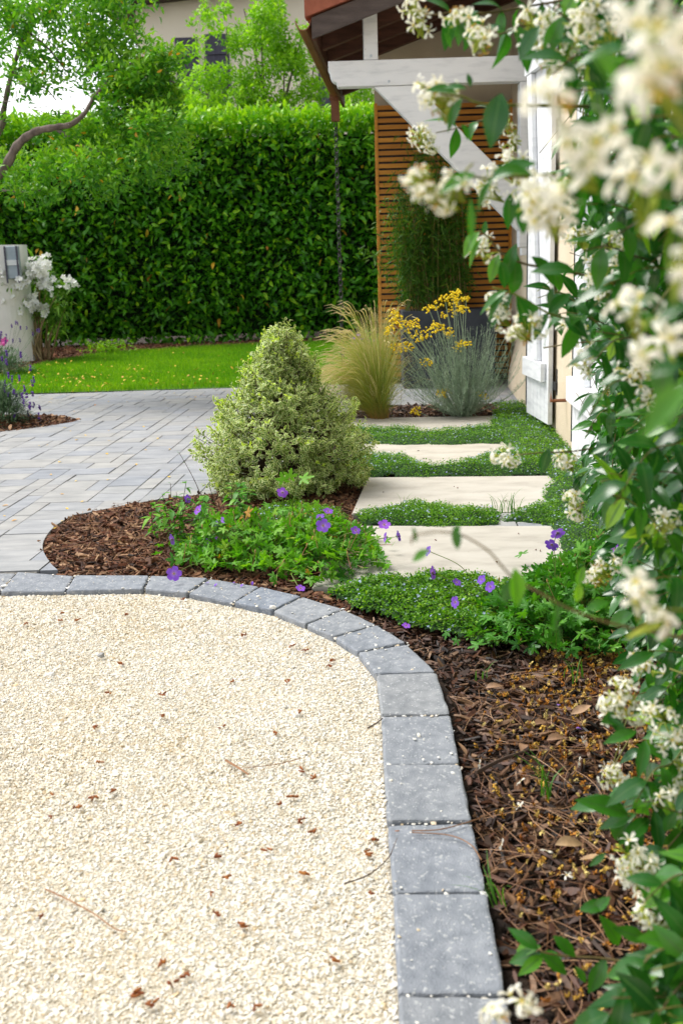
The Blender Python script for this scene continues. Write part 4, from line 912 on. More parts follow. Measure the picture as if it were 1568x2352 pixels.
# ------------------------------------------------------------------ conical variegated shrub
SB = np.array([-.285, 5.22, 0]); sh = empty('variegated_shrub', tuple(SB), 'cone shaped shrub with cream edged green leaves', 'shrub')
prz = [.02, .06, .12, .22, .32, .43, .54, .65, .73, .775]; prr = [.30, .37, .41, .42, .385, .30, .205, .145, .095, .035]
mb = MB(); nt_ = 2500
zz = np.interp(rnd(nt_)**.9, np.linspace(0, 1, 10), prz); ang = rnd(nt_, 0, 2*math.pi); rad = np.interp(zz, prz, prr)*(1+.08*np.sin(3*ang+1)+.08*np.sin(5*ang+zz*17)+.10*np.sin(zz*33+ang*2)+.05*np.sin(zz*60+ang*9))
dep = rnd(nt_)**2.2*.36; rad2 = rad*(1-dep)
off = np.stack([np.where(zz > .3, (zz-.3)*.03, 0), 0*zz], 1)
tip = np.stack([SB[0]+rad2*np.cos(ang)+off[:, 0], SB[1]+rad2*np.sin(ang), zz+RS.normal(0, .012, nt_)], 1)
tip[:, 2] += np.where(rnd(nt_) < .035, rnd(nt_, .02, .06), 0); spr = (rnd(nt_) < .05)[:, None]*rnd(nt_, .02, .055)[:, None]; tip += spr*nrm(tip-SB-[0, 0, .15])
outd = nrm(np.stack([np.cos(ang), np.sin(ang), .55+zz*1.2+RS.normal(0, .25, nt_)], 1)+RS.normal(0, .3, (nt_, 3)))
tl = rnd(nt_, .04, .085); k = 9
pos = []; dirs = []; ups = []; sz = []; rr_ = []; new = []
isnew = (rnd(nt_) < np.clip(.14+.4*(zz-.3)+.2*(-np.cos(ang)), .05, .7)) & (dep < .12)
for j in range(k):
    f_ = j/(k-1); a = ang*3+j*2.4; side = nrm(np.cross(outd, rdir(nt_)))
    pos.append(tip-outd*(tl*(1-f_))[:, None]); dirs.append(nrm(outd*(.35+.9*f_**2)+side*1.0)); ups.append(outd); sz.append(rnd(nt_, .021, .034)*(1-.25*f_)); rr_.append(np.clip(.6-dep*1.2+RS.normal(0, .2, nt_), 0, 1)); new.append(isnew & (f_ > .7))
pos = np.concatenate(pos); dirs = np.concatenate(dirs); ups = np.concatenate(ups); sz = np.concatenate(sz); rr_ = np.concatenate(rr_); new = np.concatenate(new)
kz = pos[:, 2] > .015; pos, dirs, ups, sz, rr_, new = pos[kz], dirs[kz], ups[kz], sz[kz], rr_[kz], new[kz]
Mx = frames(dirs, ups, RS.normal(0, .35, len(pos)))
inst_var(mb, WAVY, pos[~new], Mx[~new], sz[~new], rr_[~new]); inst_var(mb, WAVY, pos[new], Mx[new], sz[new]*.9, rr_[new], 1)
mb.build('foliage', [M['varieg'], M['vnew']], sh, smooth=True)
mb = MB(); n = nt_; base = np.stack([SB[0]+(tip[:, 0]-SB[0])*.25, SB[1]+(tip[:, 1]-SB[1])*.25, zz*.45], 1); q = RS.permutation(n)[:900]
t_ = np.linspace(0, 1, 4)[None, :, None]; P = base[q][:, None]*(1-t_)+tip[q][:, None]*t_; P[:, 1:3, 2] -= .015
mb.tubes(P, np.linspace(.0035, .0012, 4)[None].repeat(len(q), 0), 3)
for i in range(7):
    a = i*.9; mb.tubes([[tuple(SB+[.02*math.cos(a), .02*math.sin(a), -.03]), tuple(SB+[.07*math.cos(a), .07*math.sin(a), .15]), tuple(SB+[.1*math.cos(a), .1*math.sin(a), .4])]], np.array([.009, .006, .003]), 5)
mb.build('branches', M['twig'], sh)

# ------------------------------------------------------------------ creeping ground cover
mats_ = [  # polygon, height
    [(-.02, 6.45), (.5, 6.36), (.98, 6.30), (1.02, 6.6), (1.08, 7.02), (.85, 6.98), (.72, 6.86), (.6, 6.83), (.42, 7.0), (.22, 7.08), (.05, 7.05), (-.1, 6.8)],
    [(.0, 5.45), (.35, 5.40), (.8, 5.36), (1.12, 5.36), (1.12, 5.95), (.98, 6.0), (.80, 5.93), (.68, 5.74), (.58, 5.60), (.48, 5.66), (.38, 5.88), (.2, 6.06), (.06, 6.1), (-.06, 5.8)],
    [(.08, 4.45), (.3, 4.36), (.6, 4.34), (.66, 4.36), (.68, 4.56), (.6, 4.60), (.5, 4.70), (.35, 4.76), (.18, 4.68), (.06, 4.60)],
    [(.68, 4.38), (.95, 4.28), (1.0, 4.6), (.98, 4.75), (.88, 4.70), (.76, 4.58)],
    [(.90, 3.4), (1.15, 3.4), (1.3, 5.3), (1.42, 7.4), (1.46, 8.0), (1.18, 8.02), (1.10, 7.6), (1.03, 7.2), (1.0, 6.4), (.94, 5.95), (1.04, 5.4), (1.06, 5.2), (.95, 4.95), (.92, 4.65), (.85, 4.3), (.82, 3.9)],
    [(-.05, 3.46), (.04, 3.30), (.12, 3.22), (.2, 3.08), (.30, 3.04), (.42, 2.94), (.62, 3.0), (.8, 3.2), (.85, 3.45), (.72, 3.50), (.6, 3.46), (.5, 3.56), (.40, 3.60), (.3, 3.62), (.22, 3.56), (.12, 3.60), (.02, 3.52)],
    [(-.36, 4.25), (-.1, 4.18), (.03, 4.35), (.0, 4.7), (-.2, 4.85), (-.42, 4.7)]]
hts = [.05, .065, .045, .035, .06, .055, .05]; cnt = [9500, 13000, 8000, 3000, 22000, 17000, 6500]
mb = MB()
for pi_, (poly, hh, cn) in enumerate(zip(mats_, hts, cnt)):
    cen = np.mean(poly, 0); big = []
    for a_, b_ in zip(poly, poly[1:]+poly[:1]):      # ragged outline
        for t_ in np.arange(0, 1, .09 / max(.09, math.dist(a_, b_))):
            q_ = np.array(a_)*(1-t_)+np.array(b_)*t_; q_ = cen+(q_-cen)*1.02; big.append((q_[0]+random.gauss(0, .012), q_[1]+random.gauss(0, .018)))
    def hf(x, y): return hh*np.clip(edist(x, y, big)/.09, 0, 1)**.55*(.76+.34*vn(x, y, 12, pi_)+.26*vn(x, y, 33, pi_))
    x, y = sample(big, cn); edge = edist(x, y, big); n = len(x)
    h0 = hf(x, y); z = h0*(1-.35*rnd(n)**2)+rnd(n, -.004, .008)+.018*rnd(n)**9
    kk = rnd(n) < np.clip(edge/.012, .25, 1); x, y, z, h0 = x[kk], y[kk], z[kk], h0[kk]; n = len(x)
    big_leaf = rnd(n, .005, .012)*(1.0+.25*(pi_ == 5))
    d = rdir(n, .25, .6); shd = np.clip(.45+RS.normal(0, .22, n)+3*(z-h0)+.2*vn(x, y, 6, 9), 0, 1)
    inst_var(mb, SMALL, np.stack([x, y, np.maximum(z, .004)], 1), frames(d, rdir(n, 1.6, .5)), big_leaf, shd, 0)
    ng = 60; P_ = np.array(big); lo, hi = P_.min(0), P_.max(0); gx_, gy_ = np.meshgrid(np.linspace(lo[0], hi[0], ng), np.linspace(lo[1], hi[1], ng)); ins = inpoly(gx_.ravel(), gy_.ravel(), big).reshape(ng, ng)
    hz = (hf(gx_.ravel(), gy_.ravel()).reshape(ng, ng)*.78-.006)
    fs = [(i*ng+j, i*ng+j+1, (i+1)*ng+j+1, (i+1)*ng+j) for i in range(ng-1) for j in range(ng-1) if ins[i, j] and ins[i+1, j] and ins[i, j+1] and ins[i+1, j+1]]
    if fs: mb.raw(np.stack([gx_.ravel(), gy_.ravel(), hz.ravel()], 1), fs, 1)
    nf = int(cn*(.034 if pi_ in (0, 1, 4) else .018)); x, y = sample(poly, nf); z = hf(x, y)+rnd(nf, .004, .014)
    mb.inst(STAR, np.stack([x, y, z], 1), frames(nrm(np.stack([RS.normal(0, 1, nf), RS.normal(0, 1, nf), RS.normal(0, .2, nf)], 1)), rdir(nf, 1.8, .5)), rnd(nf, .0042, .0065), rnd(nf), 2)
o_ = mb.build('ground_cover', [M['cover'], M['coverbase'], M['starfl']]); tag(o_, 'creeping green mat with tiny pale blue stars between the slabs', 'ground cover', kind='stuff')

# ------------------------------------------------------------------ geraniums
def palmate():
    v = [(0, .12, .0)]; uv = [(.5, 0)]; f = []
    lob = [(-125, .62), (-72, .86), (-24, 1.), (24, 1.), (72, .86), (125, .62)]
    lob = [(-118, .66), (-60, .9), (0, 1.0), (60, .9), (118, .66)]
    for i, (a, L_) in enumerate(lob):
        pts = [(-24, .38), (-17, .70), (-9, .76), (-7, .92), (0, 1.0), (7, .92), (9, .76), (17, .70), (24, .38)]
        for da, r_ in pts:
            th = math.radians(a+da*1.1); R_ = r_*L_*.62; v.append((R_*math.sin(th), .12+R_*math.cos(th), .10*r_*math.cos(math.radians(da*4))-.16*r_*r_)); uv.append((.5+da/60, r_))
        b = len(v)-9
        for j in range(8): f.append((0, b+j+1, b+j))
        if i: f.append((0, b, b-1))
    return T(v, f, uv)
PALM = palmate()
def flower_mesh(r):
    mb_ = MB(); mb_.inst(GFL, [(0, 0, 0)], np.eye(3)[None], .023, np.array([r]), 0)
    mb_.inst(BALL, [(0, 0, .002)], np.eye(3)[None], .0028, np.array([.3]), 1)
    a = np.arange(8)*.785; mb_.tubes(np.stack([np.stack([0*a, 0*a, 0*a+.001], 1), np.stack([.006*np.cos(a), .006*np.sin(a), 0*a+.008], 1)], 1), np.full((8, 2), .0005), 3, rnd(8), 1)
    mb_.inst(SMALL[0], np.zeros((5, 3))+[0, 0, -.004], frames(np.stack([np.cos(np.arange(5)*1.257), np.sin(np.arange(5)*1.257), 0*np.arange(5)-.1], 1)), .010, rnd(5), 2)
    return mb_
def geranium(name, poly, hh, nl, lsize, mat, flowers, label, base, budn=30, hfn=None):
    root = empty(name, base, label, 'geranium')
    x, y = sample(poly, nl); e = edist(x, y, poly)
    hf = lambda x, y, e: hh*np.clip(e/.14, .12, 1)**.7*(.72+.42*vn(x, y, 11, 4))
    no = nl//9; ji = RS.randint(0, len(x), no); x = np.concatenate([x, x[ji]+RS.normal(0, .07, no)]); y = np.concatenate([y, y[ji]+RS.normal(0, .07, no)]); e = edist(x, y, poly)*np.where(inpoly(x, y, poly), 1, .3)
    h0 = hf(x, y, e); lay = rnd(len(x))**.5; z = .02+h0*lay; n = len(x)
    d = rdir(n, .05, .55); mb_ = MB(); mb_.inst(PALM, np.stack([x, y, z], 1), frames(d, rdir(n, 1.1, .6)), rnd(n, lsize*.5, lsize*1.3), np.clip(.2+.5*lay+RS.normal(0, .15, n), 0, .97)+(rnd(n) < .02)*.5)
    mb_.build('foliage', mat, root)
    # stalks under the leaves
    q = RS.permutation(n)[:int(n*.55)]; m_ = len(q); cen = np.array([base[0], base[1], 0.0]); t_ = np.linspace(0, 1, 4)
    E_ = np.stack([x, y, z], 1)[q]; S_ = E_+(cen-E_)*.35+RS.normal(0, .03, (m_, 3)); S_[:, 2] = .01
    P_ = S_[:, None]*(1-t_[None, :, None])+E_[:, None]*t_[None, :, None]; P_[:, 1:3, 2] += .012
    mb_ = MB(); mb_.tubes(P_, .0011, 3)
    fl = []
    for (u, v, Y, di, sz_) in flowers:
        c_ = YP(u, v, Y); fl.append((c_, di, sz_)); tgt = np.array([c_.x+(base[0]-c_.x)*.35+random.gauss(0, .02), c_.y+.03+(base[1]-c_.y)*.3, .03]); c3 = np.array(c_)-np.array(di)/np.linalg.norm(di)*.006
        midp = (tgt+c3)/2+np.array([random.gauss(0, .02), .0, .02]); mb_.tubes(curve([tgt, midp, c3], 5), .0012, 4, np.array([random.random()*.6]))
    mb_.build('stems', M['gstem'], root)
    # buds and red seed heads
    x, y = sample(poly, budn); e = edist(x, y, poly); z = hf(x, y, e)+.03+rnd(budn, 0, .05)
    mb_ = MB(); mb_.inst(BALL, [(0, 0, 0)], frames([[0, 0, 1]]), np.array([[.0032, .008, .0032]]), np.array([.4])); mb_.tubes([(0, 0, -.006), (.004, 0, -.025), (.012, .004, -.06)], .0009, 3)
    b0_ = mb_.build('bud', M['bud'], root, loc=(0, 0, 0))
    for i in range(budn):
        o_ = b0_ if i == 0 else b0_.copy()
        if i: COL.objects.link(o_)
        o_.parent = root; o_.matrix_parent_inverse = Matrix.Identity(4); o_.location = Vector((x[i], y[i], z[i]))-Vector(base); o_.rotation_euler = (random.uniform(-.5, .5), random.uniform(-.5, .5), random.uniform(0, 6))
    for c_, di, sz_ in fl:
        o_ = flower_mesh(random.random()).build('flower', [M['gpetal'], M['bud'], M['gleaf']], root, smooth=True, loc=(0, 0, 0))
        o_.parent = root; q_ = Vector(di).to_track_quat('Z', 'Y')
        o_.matrix_parent_inverse = Matrix.Identity(4); o_.location = Vector(c_)-Vector(base); o_.rotation_mode = 'QUATERNION'; o_.rotation_quaternion = q_; o_.scale = (sz_,)*3
    return root
g1 = [(-.62, 3.82), (-.45, 3.74), (-.25, 3.66), (-.1, 3.52), (0, 3.58), (.08, 3.66), (.16, 3.72), (.13, 3.95), (.12, 4.15), (-.02, 4.3), (-.25, 4.35), (-.5, 4.3), (-.66, 4.1)]
F1 = [(430, 1146, 4.15, (.8, -.6, .3), .75), (456, 1172, 4.1, (-.7, -.5, .6), .9), (506, 1200, 4.0, (-.3, -.6, .7), .95), (393, 1240, 3.95, (.95, -.2, .3), .95), (400, 1318, 3.62, (.1, -.9, .45), 1.15), (649, 1130, 4.05, (-.2, -.9, -.25), .95), (753, 1175, 3.95, (.2, -.35, .95), .85), (742, 1208, 3.75, (0, -.8, .6), 1.15), (735, 1188, 3.95, (-.2, -.3, .9), .8), (816, 1219, 3.85, (.2, -.5, .6), .8), (882, 1206, 3.8, (.05, -.5, .75), 1.), (886, 1234, 3.75, (-.95, -.2, .2), .8), (913, 1232, 3.75, (.95, -.3, .3), .9), (478, 1243, 3.95, (-.5, -.6, .5), .6), (499, 1237, 3.95, (.5, -.4, .8), .5), (690, 1352, 3.45, (.2, -.4, .9), .7), (528, 1243, 3.95, (.4, -.4, .8), .4)]
geranium('cranesbill_geranium', g1, .145, 1500, .047, M['gleaf'], F1, 'spreading light green geranium with violet flowers beside the conical shrub', (-.25, 4.0, 0), 40)
g2 = [(.36, 3.05), (.42, 2.88), (.6, 2.78), (.8, 2.8), (1.0, 2.95), (1.1, 3.2), (1.1, 3.6), (.9, 3.75), (.7, 3.6), (.5, 3.3)]
F2 = [(984, 1266, 3.35, (-.9, -.3, .4), .75), (991, 1316, 3.2, (.9, -.4, .2), .95), (1048, 1338, 3.15, (.3, -.5, .7), .6), (1046, 1383, 3.05, (-.8, -.5, .2), .8), (1106, 1332, 3.2, (-.7, -.5, .6), .7), (1126, 1348, 3.1, (-.6, -.6, .5), .75), (1279, 1223, 3.35, (.1, -.75, -.5), 1.05), (1267, 1250, 3.3, (-.5, -.7, -.4), 1.), (1412, 1262, 3.2, (-.8, -.5, .2), .9), (1525, 1240, 3.1, (.1, -.8, .3), .9), (932, 1438, 2.95, (.2, -.3, .9), .55)]
geranium('cranesbill_geranium', g2, .14, 1500, .050, M['gleafd'], F2, 'darker green geranium with violet flowers by the mulch near the jasmine', (.72, 3.15, 0), 22)
# fallen violet petals on the edging
mb = MB(); PF = [G(u, v, .010) for u, v in [(538, 1338), (580, 1335), (560, 1342), (500, 1340), (700, 1350), (480, 1338)]]+[G(1322, 1672, 0), G(1280, 1620, 0)]
mb.inst(SMALL[1], [tuple(q) for q in PF], frames(rdir(len(PF), 0, .1)), .018, rnd(len(PF))); o_ = mb.build('fallen_petals', M['gpetal']); tag(o_, 'fallen violet petals lying on the edging stones', 'petals', kind='stuff')
# tall leafy stem of a broad leaved weed with ovate leaves
wd_ = empty('leafy_weed', (-.6, 4.3, 0), 'broad leaved weed with bare twigs at the left end of the light geranium', 'weed')
mb = MB(); mbs = MB(); 
for i in range(26):
    u0 = random.uniform(385, 570); b_ = np.array([G(u0, random.uniform(1195, 1240)).x, random.uniform(4.1, 4.4), 0]); hgt = random.uniform(.10, .23); tp = b_+[random.gauss(0, .03), random.gauss(0, .02), hgt]
    c_ = curve([b_, (b_+tp)/2+[random.gauss(0, .01), 0, 0], tp], 5); mbs.tubes(c_, .0012, 4)
    for q in c_[3:]:
        for s_ in (0, 1):
            a = random.uniform(0, 6.28); mb.inst(LEAF[random.randint(0, 3)], [q], frames([[math.cos(a), math.sin(a), random.uniform(0, .5)]], None), random.uniform(.025, .055), np.array([random.uniform(.2, .85)]))
for pts in ([(412, 1040, 4.35), (432, 1075, 4.35), (450, 1110, 4.35), (466, 1150, 4.3), (480, 1190, 4.3)], [(392, 1110, 4.3), (395, 1190, 4.3), (400, 1230, 4.3)], [(405, 1130, 4.3), (415, 1200, 4.3), (420, 1235, 4.3)], [(555, 1100, 4.4), (545, 1170, 4.4), (540, 1200, 4.4)], [(480, 1115, 4.35), (500, 1170, 4.35), (505, 1200, 4.35)]):
    c_ = limb(mbs, pts, .0009, .002, 4)
    for q in c_[:8:2]: mb.inst(SMALL[0], [q], frames([[random.choice([-1, 1]), 0, .5]]), .012, np.array([.3]))
mb.build('foliage', M['gleaf'], wd_, smooth=True); mbs.build('stems', M['twig'], wd_)
# light green lobed leaf standing out before the shrub
lf = empty('lobed_leaf_weed', tuple(G(700, 1215)), 'single pale green stalk with pointed lobed leaves in front of the conical shrub', 'weed')
mb = MB(); q0 = np.array(YP(652, 1108, 4.0)); q1 = np.array(YP(690, 1100, 4.0)); q2 = np.array(YP(620, 1160, 4.0))
mb.inst(PALM, [q0, q1, q2, np.array(YP(665, 1100, 4.05)), np.array(YP(640, 1172, 3.95))], frames([[-.3, .2, 1], [1, -.1, .25], [-.6, -.3, .2], [.2, .3, 1.], [.8, -.3, .1]], [[0, -1, .3], [0, -.5, 1], [0, -.4, 1], [0, -1, 0], [0, -.3, 1]]), np.array([.06, .075, .05, .06, .05]), np.array([.7, .75, .6, .8, .6])); mb.build('leaves', M['gleaf'], lf)
mb = MB(); mb.tubes(curve([tuple(G(700, 1225)), tuple(YP(672, 1170, 4.02)), tuple(q1)], 6), .0018, 4); mb.build('stem', M['gstem'], lf)

# grass tufts
def tuft(u, v, n, hh, spread, label, z=.01, dx=0):
    c_ = G(u, v, z); x = c_.x+RS.normal(0, spread*.25, n); y = c_.y+RS.normal(0, spread*.25, n); a = rnd(n, 0, 6.28); h_ = rnd(n, .4, 1)*hh; ln = rnd(n, .2, .9)*h_
    t_ = np.linspace(0, 1, 6); P_ = np.zeros((n, 6, 3)); P_[:, :, 0] = x[:, None]+np.cos(a)[:, None]*ln[:, None]*t_**2+dx*t_; P_[:, :, 1] = y[:, None]+np.sin(a)[:, None]*ln[:, None]*t_**2; P_[:, :, 2] = z+h_[:, None]*(t_-.25*t_**3)
    mb_ = MB(); mb_.ribbons(P_, np.array([.003, .0035, .003, .0025, .0018, .0004]), np.stack([-np.sin(a), np.cos(a), 0*a], 1)); o_ = mb_.build('grass_tuft', M['weed']); rebase(o_, c_); tag(o_, label, 'grass tuft')
tuft(1170, 1175, 30, .14, .12, 'bushy grass tuft at the near right edge of the wide slab', .02)
tuft(925, 1175, 7, .11, .03, 'few thin blades near the left end of the wide slab', .03)
tuft(1255, 1830, 12, .13, .04, 'small grass tuft in the middle of the dark mulch', 0)
tuft(1140, 2080, 8, .11, .05, 'thin grass blades leaning over the large plain edging block', 0, -.03)
tuft(1320, 1560, 8, .1, .05, 'grass seedling below the dark geranium', 0)
tuft(440, 1275, 22, .10, .10, 'grass blades growing through the left end of the light geranium', 0)
tuft(1100, 1560, 6, .06, .05, 'tiny seedling grass right of the bend in the edging', 0)

# ------------------------------------------------------------------ feather grass
SG = G(872, 962); st = empty('feather_grass', tuple(SG), 'golden feather grass tussock arching to the left', 'ornamental grass')
n = 2700; t_ = np.linspace(0, 1, 10)
ax_ = np.where(rnd(n) < .80, -np.abs(RS.normal(-.75, .42, n)), RS.normal(.35, .35, n)); ay = RS.normal(0, .6, n); h_ = rnd(n, .22, .86)*np.where(ax_ < -.3, .9, .85); L_ = rnd(n, .5, 1.05)
x = SG.x+RS.normal(0, .024, n); y = SG.y+RS.normal(0, .024, n)
reach = np.where(ax_ < 0, ax_*.62, ax_*.36)*L_; P = np.zeros((n, 10, 3)); pw = rnd(n, 1.05, 1.8)[:, None]; P[:, :, 0] = x[:, None]+reach[:, None]*t_[None]**pw; P[:, :, 1] = y[:, None]+(ay*.25)[:, None]*t_**1.7
droop = np.clip(np.abs(reach)*1.7, .05, .75); P[:, :, 2] = h_[:, None]*(1.15*t_-droop[:, None]*t_**2.6)+.004*np.sin(t_*9)[None]
a = rnd(n, 0, 3.14); mb = MB(); mb.ribbons(P, np.array([.002, .0022, .0022, .002, .002, 0.0022, .0024, .0026, .0024, .0010]), np.stack([np.cos(a), np.sin(a)*.5, 0*a], 1), np.clip(.45+RS.normal(0, .3, n)-.35*(ax_ < -.8), 0, 1)); mb.build('blades', M['stipa'], st)
n = 230; mb = MB()       # feathery seed heads
tips = []
for i in range(n):
    r_ = random.random()
    if r_ < .62: u, v = random.uniform(715, 800), random.uniform(760, 880)
    elif r_ < .8: u, v = random.uniform(735, 860), random.uniform(690, 770)
    else: u, v = random.uniform(880, 960), random.uniform(690, 800)
    tips.append(tuple(YP(u, v, 7.5+random.uniform(-.25, .25))))
tips = np.array(tips); b_ = np.array([SG.x, SG.y, 0]); t_ = np.linspace(0, 1, 9)
ctrl = b_+(tips-b_)*.45; ctrl[:, 2] = tips[:, 2]*1.0+.1
P = b_*(1-t_[None, :, None])**2+2*ctrl[:, None]*(t_*(1-t_))[None, :, None]+tips[:, None]*(t_**2)[None, :, None]
a = rnd(n, 0, 3.14); mb.ribbons(P, np.array([.0015, .0015, .0015, .0016, .002, .004, .006, .006, .001]), np.stack([np.cos(a), 0*a, np.sin(a)], 1), rnd(n, 0, .4)); mb.build('seed_heads', M['stipa'], st)

# ------------------------------------------------------------------ silver plant with yellow heads
HG = G(1062, 958); he = empty('curry_plant', tuple(HG), 'silver leaved plant with flat yellow flower heads before the planter', 'plant')
HS = 1.25
heads = [(905, 722, 1), (900, 742, .8), (925, 748, .9), (945, 752, 1), (908, 800, 1.), (930, 798, 1.1), (960, 773, 1), (985, 762, 1.1), (1003, 750, .9), (968, 780, .8), (985, 712, 1), (1000, 702, 1), (1022, 690, 1), (1040, 680, .9), (1048, 706, 1), (1064, 712, .9), (1028, 722, 1), (1020, 758, 1), (1030, 768, .8), (1055, 795, 1), (1068, 790, .8), (976, 835, 1), (1020, 903, .9), (1106, 910, .8), (958, 945, .9), (950, 742, .8), (1070, 690, .7), (1050, 675, .6), (938, 795, .8), (1045, 690, .7), (915, 728, .7), (893, 760, .7), (1012, 905, .7)]
mbs = MB(); hp = []
for (u, v, s_) in heads:
    c_ = YP(u, v, 7.45+random.uniform(-.12, .12)); hp.append((c_, s_)); b_ = np.array(HG)+[random.gauss(0, .04), random.gauss(0, .03), 0]
    md = b_*.55+np.array(c_)*.45+[0, 0, .04 if v < 850 else -.05]; mbs.tubes(curve([b_, md, tuple(c_)], 6), .0022, 4, np.array([.6]))
for (u, v) in [(1140, 765), (1185, 725), (1165, 800), (898, 865), (920, 838), (1095, 750), (870, 820)]:
    c_ = YP(u, v, 7.5); b_ = np.array(HG); mbs.tubes(curve([b_, b_*.5+np.array(c_)*.5+[0.02, 0, .03], tuple(c_)], 6), .002, 4, np.array([.6]))
n = 250; t_ = np.linspace(0, 1, 6); a = rnd(n, 0, 6.283); rr_ = rnd(n)**.6*.46; hh = rnd(n, .25, .70)*(1-.35*(rr_/.46)**2); tipx = np.stack([HG.x+rr_*np.cos(a), HG.y+rr_*.6*np.sin(a), hh], 1)
b_ = np.array([HG.x, HG.y, 0]); ctrl = b_+(tipx-b_)*[.75, .75, .35]+RS.normal(0, .05, (n, 3))*[1, 1, .4]; P = b_*(1-t_[None, :, None])**2+2*ctrl[:, None]*(t_*(1-t_))[None, :, None]+tipx[:, None]*(t_**2)[None, :, None]
mbs.tubes(P, .0012, 3); mbs.build('stems', M['heli'], he)
mb = MB(); m_ = 52
tt = rnd(n*m_, .2, 1.0); ci = np.repeat(np.arange(n), m_); Q = b_*((1-tt)**2)[:, None]+2*ctrl[ci]*(tt*(1-tt))[:, None]+tipx[ci]*(tt**2)[:, None]
d = rdir(n*m_, .6, .6); mb.inst(LANCE[0], Q, frames(d), np.stack([rnd(n*m_, .010, .016), rnd(n*m_, .026, .050), rnd(n*m_, .02, .03)], 1)); mb.build('foliage', M['heli'], he)
for c_, s_ in hp:
    k = random.randint(16, 26); a = rnd(k, 0, 6.28); s_ *= HS; r_ = np.sqrt(rnd(k))*.038*s_; mb = MB()
    P = np.stack([r_*np.cos(a)*1.15, r_*np.sin(a), .012*(1-(r_/.045)**2)+rnd(k, -.012, .012)+r_*np.cos(a)*random.uniform(-.4, .4)+r_*np.sin(a)*.5], 1)
    mb.inst(BALL, P, frames(rdir(k)), np.stack([rnd(k, .007, .010)]*2+[rnd(k, .005, .007)], 1)); o_ = mb.build('flower_head', M['yellowfl'], he, smooth=True, loc=(0, 0, 0)); o_.matrix_parent_inverse = Matrix.Identity(4); o_.location = Vector(c_)-Vector(HG)
# garden spotlight
c_ = G(1014, 950); sp_ = empty('garden_spotlight', tuple(c_), 'small metal spotlight in the bark under the silver plant', 'spotlight')
mb = MB(); mb.tubes([(c_.x, c_.y, 0), (c_.x, c_.y, .05)], .006, 6); mb.build('stake', M['black'], sp_); mb = MB(); mb.tubes([(c_.x-.005, c_.y-.04, .045), (c_.x, c_.y, .055), (c_.x+.005, c_.y+.04, .065)], np.array([.022, .020, .014]), 10); mb.build('lamp_head', M['steel'], sp_, smooth=True)
# small violet flowered plant behind the grass
c_ = G(830, 872); vp = empty('violet_plant', tuple(c_), 'leafy plant with small violet flowers behind the feather grass', 'plant')
mb = MB(); n = 500; pos = np.stack([c_.x+RS.normal(.05, .13, n), c_.y+RS.normal(0, .1, n), rnd(n)*.42], 1); inst_var(mb, LANCE, pos, frames(rdir(n, .8)), rnd(n, .05, .09), rnd(n)); mb.build('foliage', M['oleaf'], vp)
for (u, v) in [(812, 778), (822, 770), (830, 778), (845, 782), (858, 783), (822, 790), (878, 785)]:
    q = YP(u, v, c_.y-.1); mb = MB(); mb.inst(OFL, [(0, 0, 0)], frames([[0, 1, .4]]), .024, np.array([random.random()])); o_ = mb.build('flower', M['gpetal'], vp, loc=(0, 0, 0)); o_.matrix_parent_inverse = Matrix.Identity(4); o_.location = q-c_
mb = MB()
for (u, v) in [(812, 778), (845, 782), (878, 785)]: q = YP(u, v, c_.y-.1); mb.tubes([tuple(c_), tuple((q+c_)/2+Vector((.02, 0, 0))), tuple(q)], .003, 4)
mb.build('stems', M['gstem'], vp)

# ------------------------------------------------------------------ left side: gate pillar, letterbox, oleander, lavenders
GP = G(20, 825); YG = 13.2
a, b = YP(-60, 560, YG), YP(60, 800, YG)
gp = empty('gate_pillar', (a.x, YG, 0), 'white rendered gate pillar with rounded corner at the left edge', 'pillar')
zt = YP(20, 562, YG).z; xr_ = YP(57, 700, YG).x; xl_ = xr_-1.6; mb = MB(); k = 8
ol = [(xl_, YG), (xr_-.22, YG)]+[(xr_-.22+.22*math.sin(t_), YG+.22-.22*math.cos(t_)) for t_ in np.linspace(.2, math.pi/2, 6)]+[(xr_, YG+.35), (xl_, YG+.35)]
n = len(ol); mb.raw([(x_, y_, -.05) for x_, y_ in ol]+[(x_, y_, zt) for x_, y_ in ol], [tuple(range(n-1, -1, -1)), tuple(range(n, 2*n))]+[(i, (i+1) % n, n+(i+1) % n, n+i) for i in range(n)]); mb.build('pillar_body', M['pillar'], gp, smooth=False)
M['steeldark'] = surf('steel_panel', [(.26, .31, .35), (.36, .41, .45)], 8, .4, .05, metal=.3)
lb = empty('letterbox', tuple(YP(35, 620, YG-.1)), 'brushed steel letterbox panel on the white gate pillar', 'letterbox')
a = YP(8, 566, YG-.05); b = YP(50, 640, YG-.05); mb = MB(); mb.box((a.x, YG-.06, b.z), (b.x, YG-.012, a.z)); o_ = mb.build('panel', M['steeldark'], lb); bev(o_, .01)
mb = MB(); h_ = (a.z-b.z); mb.box((a.x+.01, YG-.075, b.z+h_*.42), (b.x-.01, YG-.0605, b.z+h_*.58)); mb.build('rail', M['whitepaint'], lb)
mb = MB(); mb.box((a.x+.01, YG-.085, b.z-.05), (a.x+.03, YG-.077, a.z-.0)); mb.build('strap', M['shutdark'], lb); mb = MB(); mb.box((b.x-.03, YG-.085, b.z-.05), (b.x-.01, YG-.077, a.z)); mb.build('strap', M['shutdark'], lb)
